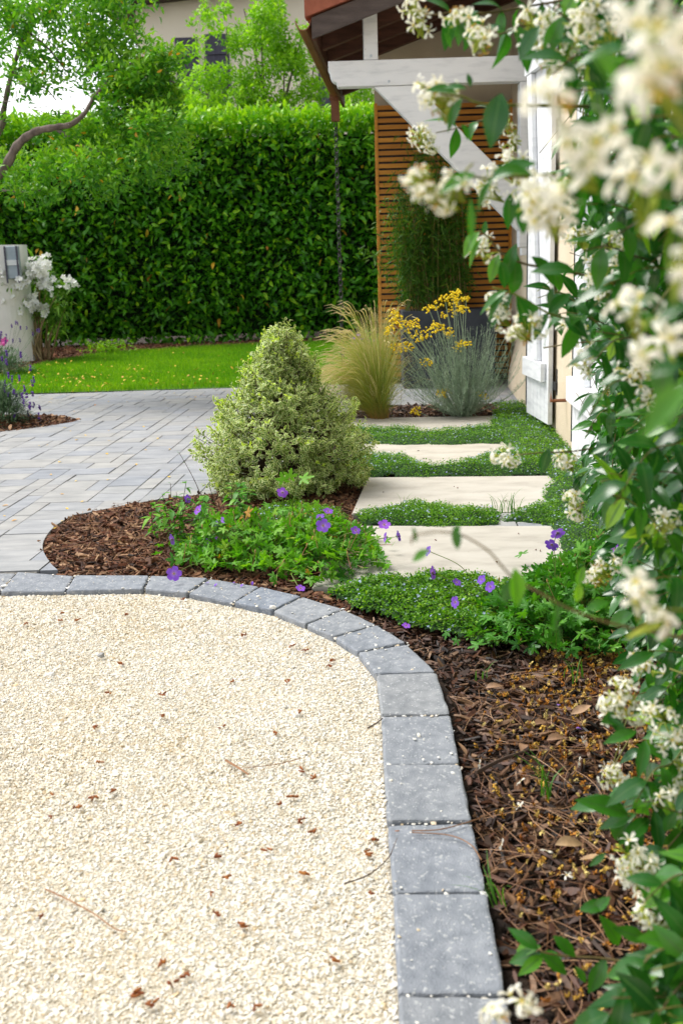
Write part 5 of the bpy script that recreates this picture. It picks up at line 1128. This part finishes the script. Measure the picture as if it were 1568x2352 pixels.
def oleander():
    b0 = G(92, 828); root = empty('oleander', tuple(b0), 'white flowered oleander with bare canes beside the gate pillar', 'oleander')
    tips_ = [(10, 650), (30, 640), (55, 625), (75, 615), (100, 610), (95, 650), (115, 640), (60, 690), (40, 700), (120, 690), (140, 660), (150, 710), (20, 715), (80, 705), (125, 760), (0, 730), (-30, 660), (-20, 700), (108, 720), (135, 735)]
    ms_, mf, mw = MB(), MB(), []
    for (u, v) in tips_:
        tp = np.array(YP(u, v, b0.y+random.uniform(-.35, .35))); b_ = np.array(b0)+[random.gauss(0, .09), random.gauss(0, .08), 0]
        c_ = curve([b_, b_*.55+tp*.45+[random.gauss(0, .03), 0, .1], tp], 6); ms_.tubes(c_, np.linspace(.014, .005, len(c_)), 5)
        n = 70; q = c_[-1]*.8+c_[-4]*.2; pos = q+RS.normal(0, 1, (n, 3))*[.045, .04, .06]; inst_var(mf, LANCE, pos, frames(rdir(n, .7, .8)), rnd(n, .10, .17), rnd(n))
    ms_.build('canes', M['ostem'], root, smooth=True); mf.build('foliage', M['oleaf'], root)
    for (u, v) in [(5, 640), (22, 655), (12, 675), (40, 622), (58, 632), (70, 618), (85, 612), (98, 604), (106, 618), (90, 628), (75, 632), (104, 640), (112, 655), (98, 652), (78, 702), (68, 700), (98, 706), (162, 648), (0, 625), (-25, 640), (50, 645), (30, 690)]:
        k = random.randint(11, 17); mb_ = MB(); mb_.inst(OFL, RS.normal(0, .045, (k, 3)), frames(rdir(k), rdir(k, 0) + [0, -.8, .6]), rnd(k, .034, .046)); o_ = mb_.build('flower_cluster', M['ofl'], root, loc=(0, 0, 0)); o_.matrix_parent_inverse = Matrix.Identity(4); o_.location = YP(u, v, b0.y-.3+random.uniform(-.1, .1))-b0
oleander()
def lavender(b0, R_, hh, spikes, nsp, label, pinkheads=()):
    root = empty('lavender', tuple(b0), label, 'lavender'); n = 2600; q = rdir(n, .5); q[:, 2] = np.abs(q[:, 2])
    pos = np.array(b0)+q*R_*rnd(n, .4, 1)[:, None]*[1, 1, hh/R_]; mb_ = MB(); inst_var(mb_, LANCE, pos, frames(nrm(q+[0, 0, .5]+RS.normal(0, .25, (n, 3)))), rnd(n, .03, .065), rnd(n)); mb_.build('foliage', M['lavleaf'], root)
    P_ = []; 
    for i in range(nsp):
        if i < len(spikes): c_ = np.array(YP(*spikes[i], b0.y+random.uniform(-.15, .15)))
        else:
            a = random.uniform(0, 6.28); r_ = random.random()*R_*1.5; c_ = np.array(b0)+[r_*math.cos(a), r_*math.sin(a)*.6, hh*random.uniform(1.2, 1.9)]
        P_.append(c_)
    P_ = np.array(P_); n = len(P_); b_ = np.array(b0)+(P_-np.array(b0))*[.4, .4, 0]+[0, 0, hh*.6]
    mb_ = MB(); mb_.tubes(np.stack([b_, (b_+P_)/2+RS.normal(0, .01, (n, 3)), P_], 1), .0013, 3); mb_.build('stalks', M['lavleaf'], root)
    for c_ in P_[:100]:
        k = 14; mb_ = MB(); zz_ = rnd(k, -.022, .022); a = rnd(k, 0, 6.28); mb_.inst(BALL, np.stack([.005*np.cos(a), .005*np.sin(a), zz_], 1), frames(rdir(k)), rnd(k, .004, .0075)); o_ = mb_.build('flower_spike', M['lavfl'], root, loc=(0, 0, 0)); o_.matrix_parent_inverse = Matrix.Identity(4); o_.location = Vector(c_)-Vector(b0)
    return root
sp1 = [(20, 862), (28, 870), (45, 868), (12, 880), (78, 872), (75, 880), (57, 892), (12, 895), (32, 900), (38, 905), (75, 905), (62, 908), (48, 912), (52, 908), (25, 920), (55, 925), (70, 930), (78, 930), (68, 935), (40, 938), (33, 940), (92, 937), (66, 950), (10, 940), (90, 955), (34, 960), (5, 925), (5, 900), (20, 905)]
b0 = G(8, 975); lavender(b0, .21, .30, sp1, 44, 'near lavender clump in the small bed at the left edge')
b0 = G(8, 862); lavender(b0, .34, .30, [], 26, 'far lavender clump in front of the gate pillar')
c_ = G(-5, 850); pk = empty('pink_flower_plant', tuple(c_), 'magenta flower on a thin stem at the left edge by the far lavender', 'plant')
mb = MB(); q = YP(8, 787, c_.y); mb.tubes([tuple(c_), tuple(q)], .004, 4); q2 = YP(0, 808, c_.y); mb.tubes([tuple(c_), tuple(q2)], .004, 4); mb.build('stem', M['gstem'], pk); mb = MB(); mb.inst(OFL, [tuple(q), tuple(q2), tuple(q+Vector((.02, 0, .02)))], frames([[0, .3, 1]]*3, [[0, -1, .3]]*3), .045); mb.build('flower', M['pink'], pk)
c_ = G(250, 815); ws = empty('small_green_plant', tuple(c_), 'low bright green seedling at the foot of the hedge', 'plant')
mb = MB(); n = 420; pos = np.array(c_)+RS.normal(0, 1, (n, 3))*[.15, .1, 0]+np.stack([0*rnd(n), 0*rnd(n), rnd(n)*.17], 1); inst_var(mb, SMALL, pos, frames(rdir(n, .4), rdir(n, 1.2)), rnd(n, .03, .055), rnd(n, .4, 1)); mb.build('foliage', M['grass'], ws); mb = MB(); mb.tubes([tuple(c_), tuple(c_+Vector((.02, 0, .12)))], .004, 4); mb.build('stem', M['gstem'], ws)

# ------------------------------------------------------------------ star jasmine
jr = (1.0, 2.0, 0)
jas = empty('star_jasmine', jr, 'star jasmine covered in cream flowers climbing the wall on the right', 'climbing plant')
ULV = [(-400, 1230), (0, 1215), (60, 1210), (140, 1235), (230, 1250), (330, 1235), (400, 1210), (480, 1220), (560, 1290), (640, 1230), (700, 1195), (760, 1225), (820, 1275), (900, 1330), (970, 1300), (1040, 1290), (1110, 1330), (1200, 1410), (1280, 1400), (1350, 1400), (1430, 1440), (1520, 1470), (1600, 1420), (1680, 1440), (1760, 1400), (1830, 1380), (1900, 1430), (2000, 1420), (2080, 1390), (2150, 1440), (2230, 1420), (2352, 1340), (3000, 1300)]
uv_v = [a for a, b in ULV]; uv_u = [b for a, b in ULV]
def mass(n, tmax=.55, jit=0.0):
    y = rnd(n, .55, 4.25); z = rnd(n, .02, 2.75); th = (.34+.16*vn(y*2, z*2, 2.5, 3))*np.clip((4.6-y)/1.6, .25, 1)
    x = wallx(y)-.03-th*rnd(n)**.75; P_ = np.stack([x, y, z], 1); u, v = project(P_); lim = np.interp(v, uv_v, uv_u)
    return P_[(u > lim+jit) & ~((u > 1270) & (u < 1345) & (v > 600) & (v < 1000) & (rnd(n) < .8))]
ml_, ms_ = MB(), MB()
P = mass(24000); n = len(P)
# leaves hang in opposite pairs, drooping outwards from the wall
side = nrm(np.stack([-1+RS.normal(0, .6, n), RS.normal(-.3, .8, n), RS.normal(-.5, .55, n)], 1))
inst_var(ml_, LEAF, P, frames(side, nrm(np.stack([-.6+RS.normal(0, .3, n), -.3+RS.normal(0, .3, n), .9+RS.normal(0, .3, n)], 1)), RS.normal(0, .5, n)), rnd(n, .035, .068), np.clip(RS.normal(.36, .24, n), 0, 1))
P = mass(420); n = len(P); t_ = np.linspace(0, 1, 6)[None, :, None]; D_ = nrm(np.stack([RS.normal(-.3, .3, n), RS.normal(0, .6, n), RS.normal(.1, .7, n)], 1))*rnd(n, .12, .4)[:, None]
Q = P[:, None]+D_[:, None]*t_+np.array([0, 0, -.05])*t_**2; u, v = project(Q.reshape(-1, 3)); okk = (u.reshape(n, 6) > np.interp(v, uv_v, uv_u).reshape(n, 6)-15).all(1); ms_.tubes(Q[okk], .0013, 4, rnd(int(okk.sum()), .3, 1))
# cluster meshes
def cluster(k, spread=.03, old=.12, seed=0):
    mb_ = MB(); d = rdir(k, .35); d = nrm(d+[-.25, -.5, .1]); pos = d*spread*rnd(k, .7, 1.25)[:, None]
    o_ = rnd(k) < old; yv = np.cross(d, rdir(k))
    Mx_ = frames(yv, d+RS.normal(0, .25, (k, 3)))
    idx_ = RS.randint(0, 3, k)
    for j in range(3):
        q = (idx_ == j) & ~o_; mb_.inst(JFL[j], pos[q], Mx_[q], rnd(q.sum(), .0125, .0155), rnd(q.sum(), .3, 1), 0)
    q = o_; mb_.inst(JFL[1], pos[q]*.7, Mx_[q], rnd(q.sum(), .006, .0095), rnd(q.sum()), 2)
    nb_ = 9 if k > 5 else 2; kk = k+nb_; dd = np.concatenate([pos*np.where(o_, .7, 1)[:, None], rdir(nb_, .2)*spread*.8]); mb_.inst(BALL, dd[:k], frames(dd[:k]), .0017, rnd(k), 1); mb_.tubes(np.stack([dd*0+[.012, .02, -.02], dd*.5+RS.normal(0, .002, (kk, 3)), dd*1.01], 1), np.array([[.0010, .0009, .0017]]*kk), 4, rnd(kk), 1)
    mb_.inst(BALL, dd[-nb_:], frames(dd[-nb_:]), np.array([[.0014, .0045, .0014]]*nb_), rnd(nb_), 1)
    return mb_
JM = [M['jpetal'], M['jped'], M['jold']]
CM = []
for i in range(14):
    o_ = cluster(random.randint(6, 9) if i < 10 else random.randint(3, 5), random.uniform(.024, .032) if i < 10 else .019, [.0, .06, .25, .06, .4, .04, .1, .0, .05, .12, 0, 0, 0, .12][i]).build('flower_cluster', JM, None, smooth=True); CM.append(o_.data); bpy.data.objects.remove(o_)
def put_cluster(pos, s=1., i=None):
    o_ = bpy.data.objects.new('flower_cluster', CM[random.randrange(10) if i is None else i]); COL.objects.link(o_); o_.parent = jas; o_.location = Vector(pos)-Vector(jr)
    o_.rotation_euler = (random.uniform(-.5, .5), random.uniform(-.5, .5), random.uniform(-.7, .7)); o_.scale = (s,)*3
def shoot(pts, leafs=(), step=.035, lsz=.055, r=.0016, tone=.45, auto=True, a0=0):
    c_ = curve([tuple(YP(*q)) for q in pts], 8); k = len(c_); ms_.tubes(c_, np.linspace(r*.7, r*1.2, k), 5, np.array([random.uniform(.2, 1)]))
    if auto:
        acc = 0; j = 0
        for i in range(1, k):
            acc += np.linalg.norm(c_[i]-c_[i-1])
            if acc > step:
                acc = 0; j += 1; tg = c_[i]-c_[i-1]; tg = tg/np.linalg.norm(tg); sd_ = np.cross(tg, [0, 1, 0.001] if j % 2 else [.2, .2, 1]); sd_ = sd_/max(np.linalg.norm(sd_), 1e-6)
                for s_ in (-1, 1):
                    d = sd_*s_*1.0-tg*.35+[0, 0, -.45]+RS.normal(0, .15, 3); ml_.inst(LEAF[random.choice([0, 1, 3])], [c_[i]], frames([d], [[random.gauss(0, .3), -.6, .9]]), random.uniform(.75, 1.1)*lsz, np.array([min(1, max(0, random.gauss(tone, .12)))]))
    return c_
def leaf(u0, v0, u1, v1, Y, dY=0., tone=.5, up=(0, -.7, .7), wd=1., t=0, mbx=None):
    a = np.array(YP(u0, v0, Y)); b = np.array(YP(u1, v1, Y+dY)); L_ = np.linalg.norm(b-a)
    (mbx or ml_).inst(LEAF[t], [a], frames([b-a], [up]), np.array([[L_*wd, L_, L_]]), np.array([tone]))
# hero shoots
shoot([(975, 35, 1.7), (1010, 32, 1.7), (1060, 25, 1.7), (1120, 30, 1.7), (1210, 15, 1.75), (1300, 0, 1.8)], tone=.5, lsz=.05)
shoot([(1110, 80, 1.6), (1150, 78, 1.6), (1200, 60, 1.65), (1270, 50, 1.7)], tone=.5, lsz=.05)
for u, v, Y in [(955, 22, 1.75), (962, 55, 1.75), (1058, 48, 1.6), (1100, 95, 1.55), (1110, 88, 1.6)]: put_cluster(YP(u, v, Y), .8)
leaf(1062, 40, 1050, 105, 1.6, 0, .55); leaf(1020, 75, 1040, 108, 1.6, 0, .6); leaf(1190, 60, 1225, 165, 1.5, 0, .4)
leaf(1240, 60, 1183, 130, 1.4, 0, .35, wd=1.1)
shoot([(1010, 215, 1.4), (1060, 222, 1.4), (1110, 240, 1.42), (1200, 242, 1.5), (1350, 245, 1.6)], auto=False, r=.0022)
for u, v in [(1000, 210), (1020, 245), (1012, 228)]: put_cluster(YP(u, v, 1.42), .8)
leaf(1050, 215, 985, 190, 1.38, -.02, .55); leaf(1060, 225, 1020, 300, 1.38, 0, .6, wd=.7); leaf(1080, 200, 1075, 165, 1.4, 0, .3); leaf(1070, 205, 1020, 190, 1.35, 0, .5)
leaf(1150, 215, 1125, 330, 1.3, -.02, .3, wd=1.15); leaf(1150, 220, 1145, 310, 1.35, 0, .2); leaf(1060, 285, 1080, 320, 1.6, 0, .5)
shoot([(1000, 305, 1.9), (1035, 298, 1.9), (1070, 288, 1.9), (1120, 272, 1.9), (1170, 262, 1.9)], auto=True, lsz=.045, tone=.6, r=.0012)
for u, v in [(965, 312), (985, 330), (975, 322)]: put_cluster(YP(u, v, 1.95), .72)
shoot([(1085, 375, 1.05), (1070, 398, 1.05), (1110, 410, 1.1), (1180, 405, 1.15), (1290, 400, 1.2)], auto=False, r=.0017)
for u, v, s_ in [(968, 415, .75), (985, 450, .8), (1020, 462, .8), (1048, 440, .8)]: put_cluster(YP(u, v, 1.0), s_*.72)
leaf(1090, 400, 1010, 425, 1.0, -.02, .8, wd=.8); leaf(1130, 412, 1080, 480, 1.02, 0, .65, wd=.6, t=1); leaf(1080, 455, 1085, 560, 1.02, 0, .7, wd=.45); leaf(1130, 395, 1230, 380, .98, 0, .55, wd=.9); leaf(1230, 375, 1120, 392, 1.05, -.01, .45, wd=.9)
for u, v, Y in [(1120, 420, 1.7), (1130, 445, 1.7), (1178, 395, 1.5), (1185, 425, 1.5), (1165, 290, 1.9), (1172, 325, 1.9), (1240, 490, 1.0), (1225, 460, 1.1), (1265, 505, 1.05)]: put_cluster(YP(u, v, Y), .75)
leaf(1170, 445, 1168, 530, 1.5, 0, .35, wd=.9); leaf(1215, 430, 1200, 540, 1.15, 0, .3, wd=1.2); leaf(1260, 420, 1250, 520, 1.15, 0, .25, wd=1.2)
shoot([(1098, 530, 1.6), (1120, 545, 1.6), (1150, 580, 1.6), (1200, 605, 1.6), (1270, 618, 1.62), (1340, 632, 1.65)], auto=False, r=.0018)
leaf(1100, 533, 1050, 580, 1.58, 0, .88, wd=1.1, t=1); leaf(1105, 548, 1063, 610, 1.6, 0, .85, wd=.5, t=1); leaf(1110, 540, 1115, 505, 1.6, 0, .6); leaf(1185, 560, 1150, 650, 1.58, 0, .5, wd=.8); leaf(1145, 585, 1120, 650, 1.57, 0, .85); leaf(1220, 590, 1290, 650, 1.55, 0, .5); leaf(1320, 625, 1222, 606, 1.5, 0, .5, wd=1.)
leaf(1270, 660, 1255, 700, 1.5, 0, .4); leaf(1150, 600, 1165, 665, 1.56, 0, .35, wd=1.1)
for u, v, Y in [(1105, 578, 1.65), (1140, 700, 1.6), (1150, 735, 1.6), (1195, 770, 1.5), (1215, 750, 1.5)]: put_cluster(YP(u, v, Y), .72)
shoot([(1130, 660, 1.6), (1165, 670, 1.6), (1210, 690, 1.6), (1260, 720, 1.6), (1330, 740, 1.65)], lsz=.06, tone=.5, step=.03)
leaf(1165, 668, 1090, 700, 1.55, 0, .7, wd=.6, t=1); leaf(1160, 672, 1105, 730, 1.56, 0, .5, wd=.6, t=1); leaf(1185, 680, 1225, 760, 1.5, 0, .3)
shoot([(1185, 1045, 1.85), (1240, 1040, 1.85), (1300, 1038, 1.9), (1360, 1030, 1.95)], auto=False, r=.0014); put_cluster(YP(1155, 1048, 1.85), .78, 0); put_cluster(YP(1168, 1060, 1.83), .6, 1)
leaf(1260, 1030, 1240, 1090, 1.8, 0, .3)
# arching shoot crossing low in front of the slabs
shoot([(945, 1250, .95), (948, 1232, .95), (975, 1225, .95), (1020, 1222, .95), (1065, 1232, .95), (1120, 1265, .94), (1160, 1310, .93), (1190, 1335, .93), (1250, 1368, .92), (1310, 1400, .92), (1390, 1428, .92), (1480, 1450, .93), (1600, 1470, .95)], auto=False, r=.0012)
leaf(1045, 1228, 1058, 1203, .95, 0, .6, up=(1, -1, .2), wd=1.3); leaf(1050, 1262, 1045, 1205, .94, 0, .6, wd=.9); leaf(955, 1245, 950, 1210, .95, 0, .7, wd=.7); leaf(985, 1262, 945, 1290, .95, 0, .85, wd=1.1, t=2); leaf(1180, 1305, 1190, 1395, .92, 0, .88, wd=1.15, t=2, up=(.5, -1, .3)); leaf(1180, 1325, 1150, 1390, .93, 0, .5)
leaf(1280, 1375, 1270, 1470, .92, 0, .6, wd=.45); leaf(1275, 1420, 1290, 1500, .92, 0, .5, wd=.35); leaf(1330, 1340, 1325, 1390, 1.1, 0, .95, wd=1.); leaf(1345, 1400, 1400, 1375, 1.1, 0, .75); leaf(1340, 1300, 1325, 1350, 1.4, 0, .9)
for u, v, Y in [(1300, 1060, 1.9), (1318, 1150, 1.9), (1322, 1172, 1.9), (1380, 1320, 1.75), (1400, 1300, 1.75), (1365, 1330, 1.8), (1510, 1230, 1.6), (1530, 1200, 1.5)]: put_cluster(YP(u, v, Y), .8)
AUTO = []
for i in range(430):
    v0 = random.uniform(-80, 2420); lim = float(np.interp(v0, uv_v, uv_u)); u0 = lim+25+abs(random.gauss(0, 1))*170
    if u0 > 1720: continue
    Y_ = random.uniform(1.35, 2.9)
    if v0 > 1500: ym = min(2.2, G(min(u0, 1560), v0).y*.93); Y_ = random.uniform(max(.95, .72*ym), ym)
    if i > 418: u0, v0, Y_ = random.uniform(1380, 1570), random.uniform(30, 850), random.uniform(1.0, 1.25)
    if 1250 < u0 < 1345 and 600 < v0 < 1010 and random.random() < .7: continue
    if YP(u0, v0, Y_).z < .03 or YP(u0, v0, Y_).x > wallx(Y_)-.05: continue
    L_ = random.uniform(.10, .24)*F/Y_; an = random.uniform(-.9, .9)
    pts_ = [(u0, v0, Y_), (u0+L_*.35*math.cos(an), v0-L_*.10+L_*.35*math.sin(an), Y_+.02), (u0+L_*.7*math.cos(an), v0+L_*.6*math.sin(an), Y_+.05), (u0+L_*math.cos(an), v0+L_*math.sin(an)+10, Y_+.09)]
    if min(YP(*q).z for q in pts_) < .02: continue
    shoot(pts_, lsz=random.uniform(.045, .062), tone=random.choice([.2, .35, .5, .65, .85]), step=random.uniform(.026, .04), r=.0013)
    if random.random() < .35: AUTO.append((pts_[2][0]-10, pts_[2][1]-15, pts_[2][2]-.06))
# near, strongly defocused flowers and leaves
NC = [(1480, 130, .44), (1515, 250, .44), (1265, 255, .62), (1345, 320, .62), (1310, 385, .66), (1480, 425, .58), (1545, 590, .52), (1450, 735, .78), (1520, 790, .75), (1450, 1370, .76), (1490, 1440, .76), (1140, 2345, .9), (1190, 2310, .95), (1220, 470, 1.0), (1265, 500, 1.0), (1240, 440, 1.05)]
for u, v, Y in NC: put_cluster(YP(u, v, Y), .9, random.choice([10, 11, 12, 13]))
leaf(1350, 120, 1435, 190, .48, 0, .8, wd=.9); leaf(1380, 110, 1430, 175, .5, 0, .7, wd=.9); leaf(1570, 880, 1480, 985, .45, -.02, .8, wd=.8); leaf(1580, 700, 1490, 730, .5, 0, .4, wd=.7); leaf(1570, 840, 1490, 850, .6, 0, .4)
shoot([(1480, 130, .46), (1540, 110, .47), (1620, 90, .5)], auto=False, r=.001); shoot([(1280, 280, .64), (1360, 320, .64), (1480, 350, .66), (1620, 370, .7)], auto=False, r=.0014); shoot([(1480, 440, .57), (1550, 450, .58), (1640, 450, .6)], auto=False, r=.001)
shoot([(1450, 1385, .74), (1540, 1400, .75), (1640, 1400, .78)], auto=False, r=.001); shoot([(1440, 740, .77), (1540, 760, .78), (1640, 770, .8)], auto=False, r=.001); shoot([(1550, 560, .52), (1640, 560, .54)], auto=False, r=.001)
# low shoots over the mulch
shoot([(1200, 2130, 1.35), (1235, 2180, 1.3), (1290, 2195, 1.3), (1370, 2200, 1.3), (1480, 2210, 1.3), (1620, 2190, 1.35)], auto=False, r=.0016)
for q in [(1235, 2180, 1172, 2130), (1240, 2175, 1170, 2180), (1240, 2190, 1160, 2210), (1245, 2195, 1195, 2235), (1240, 2185, 1310, 2240), (1270, 2150, 1330, 2200), (1290, 2200, 1230, 2190), (1390, 2200, 1350, 2290), (1420, 2170, 1390, 2110), (1330, 2090, 1400, 2070), (1400, 2060, 1350, 2100), (1460, 2260, 1440, 2350), (1500, 2200, 1560, 2260), (1480, 2160, 1420, 2130), (1320, 2220, 1350, 2260)]:
    leaf(*q, 1.3, random.uniform(-.03, .03), random.uniform(.55, .9), wd=.95)
shoot([(1420, 1860, 1.45), (1460, 1880, 1.45), (1530, 1900, 1.45), (1640, 1920, 1.5)], auto=False, r=.0016)
for q in [(1420, 1840, 1300, 1850), (1440, 1870, 1340, 1830), (1450, 1880, 1390, 1950), (1460, 1870, 1370, 1900), (1470, 1890, 1440, 1990), (1490, 1880, 1430, 1930), (1480, 1830, 1400, 1800), (1520, 1800, 1430, 1835), (1500, 1860, 1520, 1960), (1440, 1700, 1400, 1640), (1460, 1680, 1390, 1700), (1480, 1700, 1470, 1780), (1380, 1660, 1450, 1640), (1500, 1500, 1420, 1530), (1390, 1960, 1350, 1990)]:
    leaf(*q, 1.45, random.uniform(-.05, .05), random.uniform(.3, .75), wd=.8)
MC = [(1410, 1610, 1.5), (1430, 1590, 1.5), (1450, 1630, 1.5), (1400, 1640, 1.5), (1480, 1530, 1.6), (1405, 1790, 1.6), (1425, 1800, 1.6), (1440, 1960, 1.35), (1450, 2000, 1.35), (1480, 1985, 1.35), (1470, 2025, 1.35), (1500, 2110, 1.3), (1525, 2140, 1.3), (1480, 2090, 1.3), (1540, 1790, 1.5), (1555, 1760, 1.5), (1530, 1840, 1.4), (1520, 1650, 1.4), (1545, 1700, 1.4), (1240, 100, 1.5), (1265, 60, 1.5), (1220, 60, 1.6), (1300, 130, 1.5), (1330, 60, 1.4), (1350, 30, 1.4), (1270, 150, 1.7), (1310, 190, 1.8), (1400, 90, 1.4), (1340, 550, 1.9), (1370, 590, 1.9), (1400, 560, 1.8), (1385, 640, 1.8), (1420, 610, 1.8), (1320, 540, 2.0), (1360, 660, 1.9), (1400, 680, 1.8), (1325, 765, 1.8), (1340, 835, 1.8), (1460, 860, 1.5), (1480, 900, 1.5), (1400, 900, 1.7), (1375, 1010, 1.6), (1430, 1050, 1.6), (1470, 1080, 1.7), (1400, 1075, 1.7), (1500, 1160, 1.6), (1540, 1100, 1.5), (1440, 690, 1.5)]
for u, v, Y in MC[:40]: put_cluster(YP(u, v, Y), .85)
used = sum(1 for o_ in jas.children)
for q in AUTO[:max(0, 99-used)]: put_cluster(YP(*q), .85)
ncl = 0
# the rest of the flower clusters deeper in the plant, as one mesh
mr_ = MB(); P = mass(520, jit=15)
for q in P[:190]:
    k = random.randint(5, 10); d = nrm(rdir(k, .2)+[-.5, -.5, 0]); pos = q+d*.028; idx_ = RS.randint(0, 3, k); Mx_ = frames(np.cross(d, rdir(k)), d); old_ = rnd(k) < (.5 if random.random() < .25 else .08)
    for j in range(3):
        s_ = (idx_ == j) & ~old_; mr_.inst(JFL[j], pos[s_], Mx_[s_], .0115, rnd(s_.sum(), .2, 1), 0)
    mr_.inst(JFL[1], pos[old_], Mx_[old_], .008, rnd(old_.sum()), 2); mr_.tubes(np.stack([np.tile(q, (k, 1)), pos], 1), .0009, 3, rnd(k), 1)
o_ = mr_.build('flower_clusters', JM, jas, smooth=True); o_['kind'] = 'stuff'
# woody stems on the wall
for yy in (.9, 1.6, 2.3, 2.9, 3.4):
    pts = [np.array([wallx(yy)-.06, yy, -.03])]
    for i in range(1, 7): pts.append(np.array([wallx(yy)-.08-.06*random.random(), yy+random.gauss(0, .15), i*.42]))
    c_ = curve(pts, 5); ms_.tubes(c_, np.linspace(.012, .004, len(c_)), 6)
ml_.build('foliage', M['jleaf'], jas, smooth=True); ms_.build('stems', M['jstem'], jas, smooth=True)
print('flower_cluster parts', sum(1 for o_ in jas.children if o_.name.startswith('flower_cluster.') or o_.name == 'flower_cluster'))
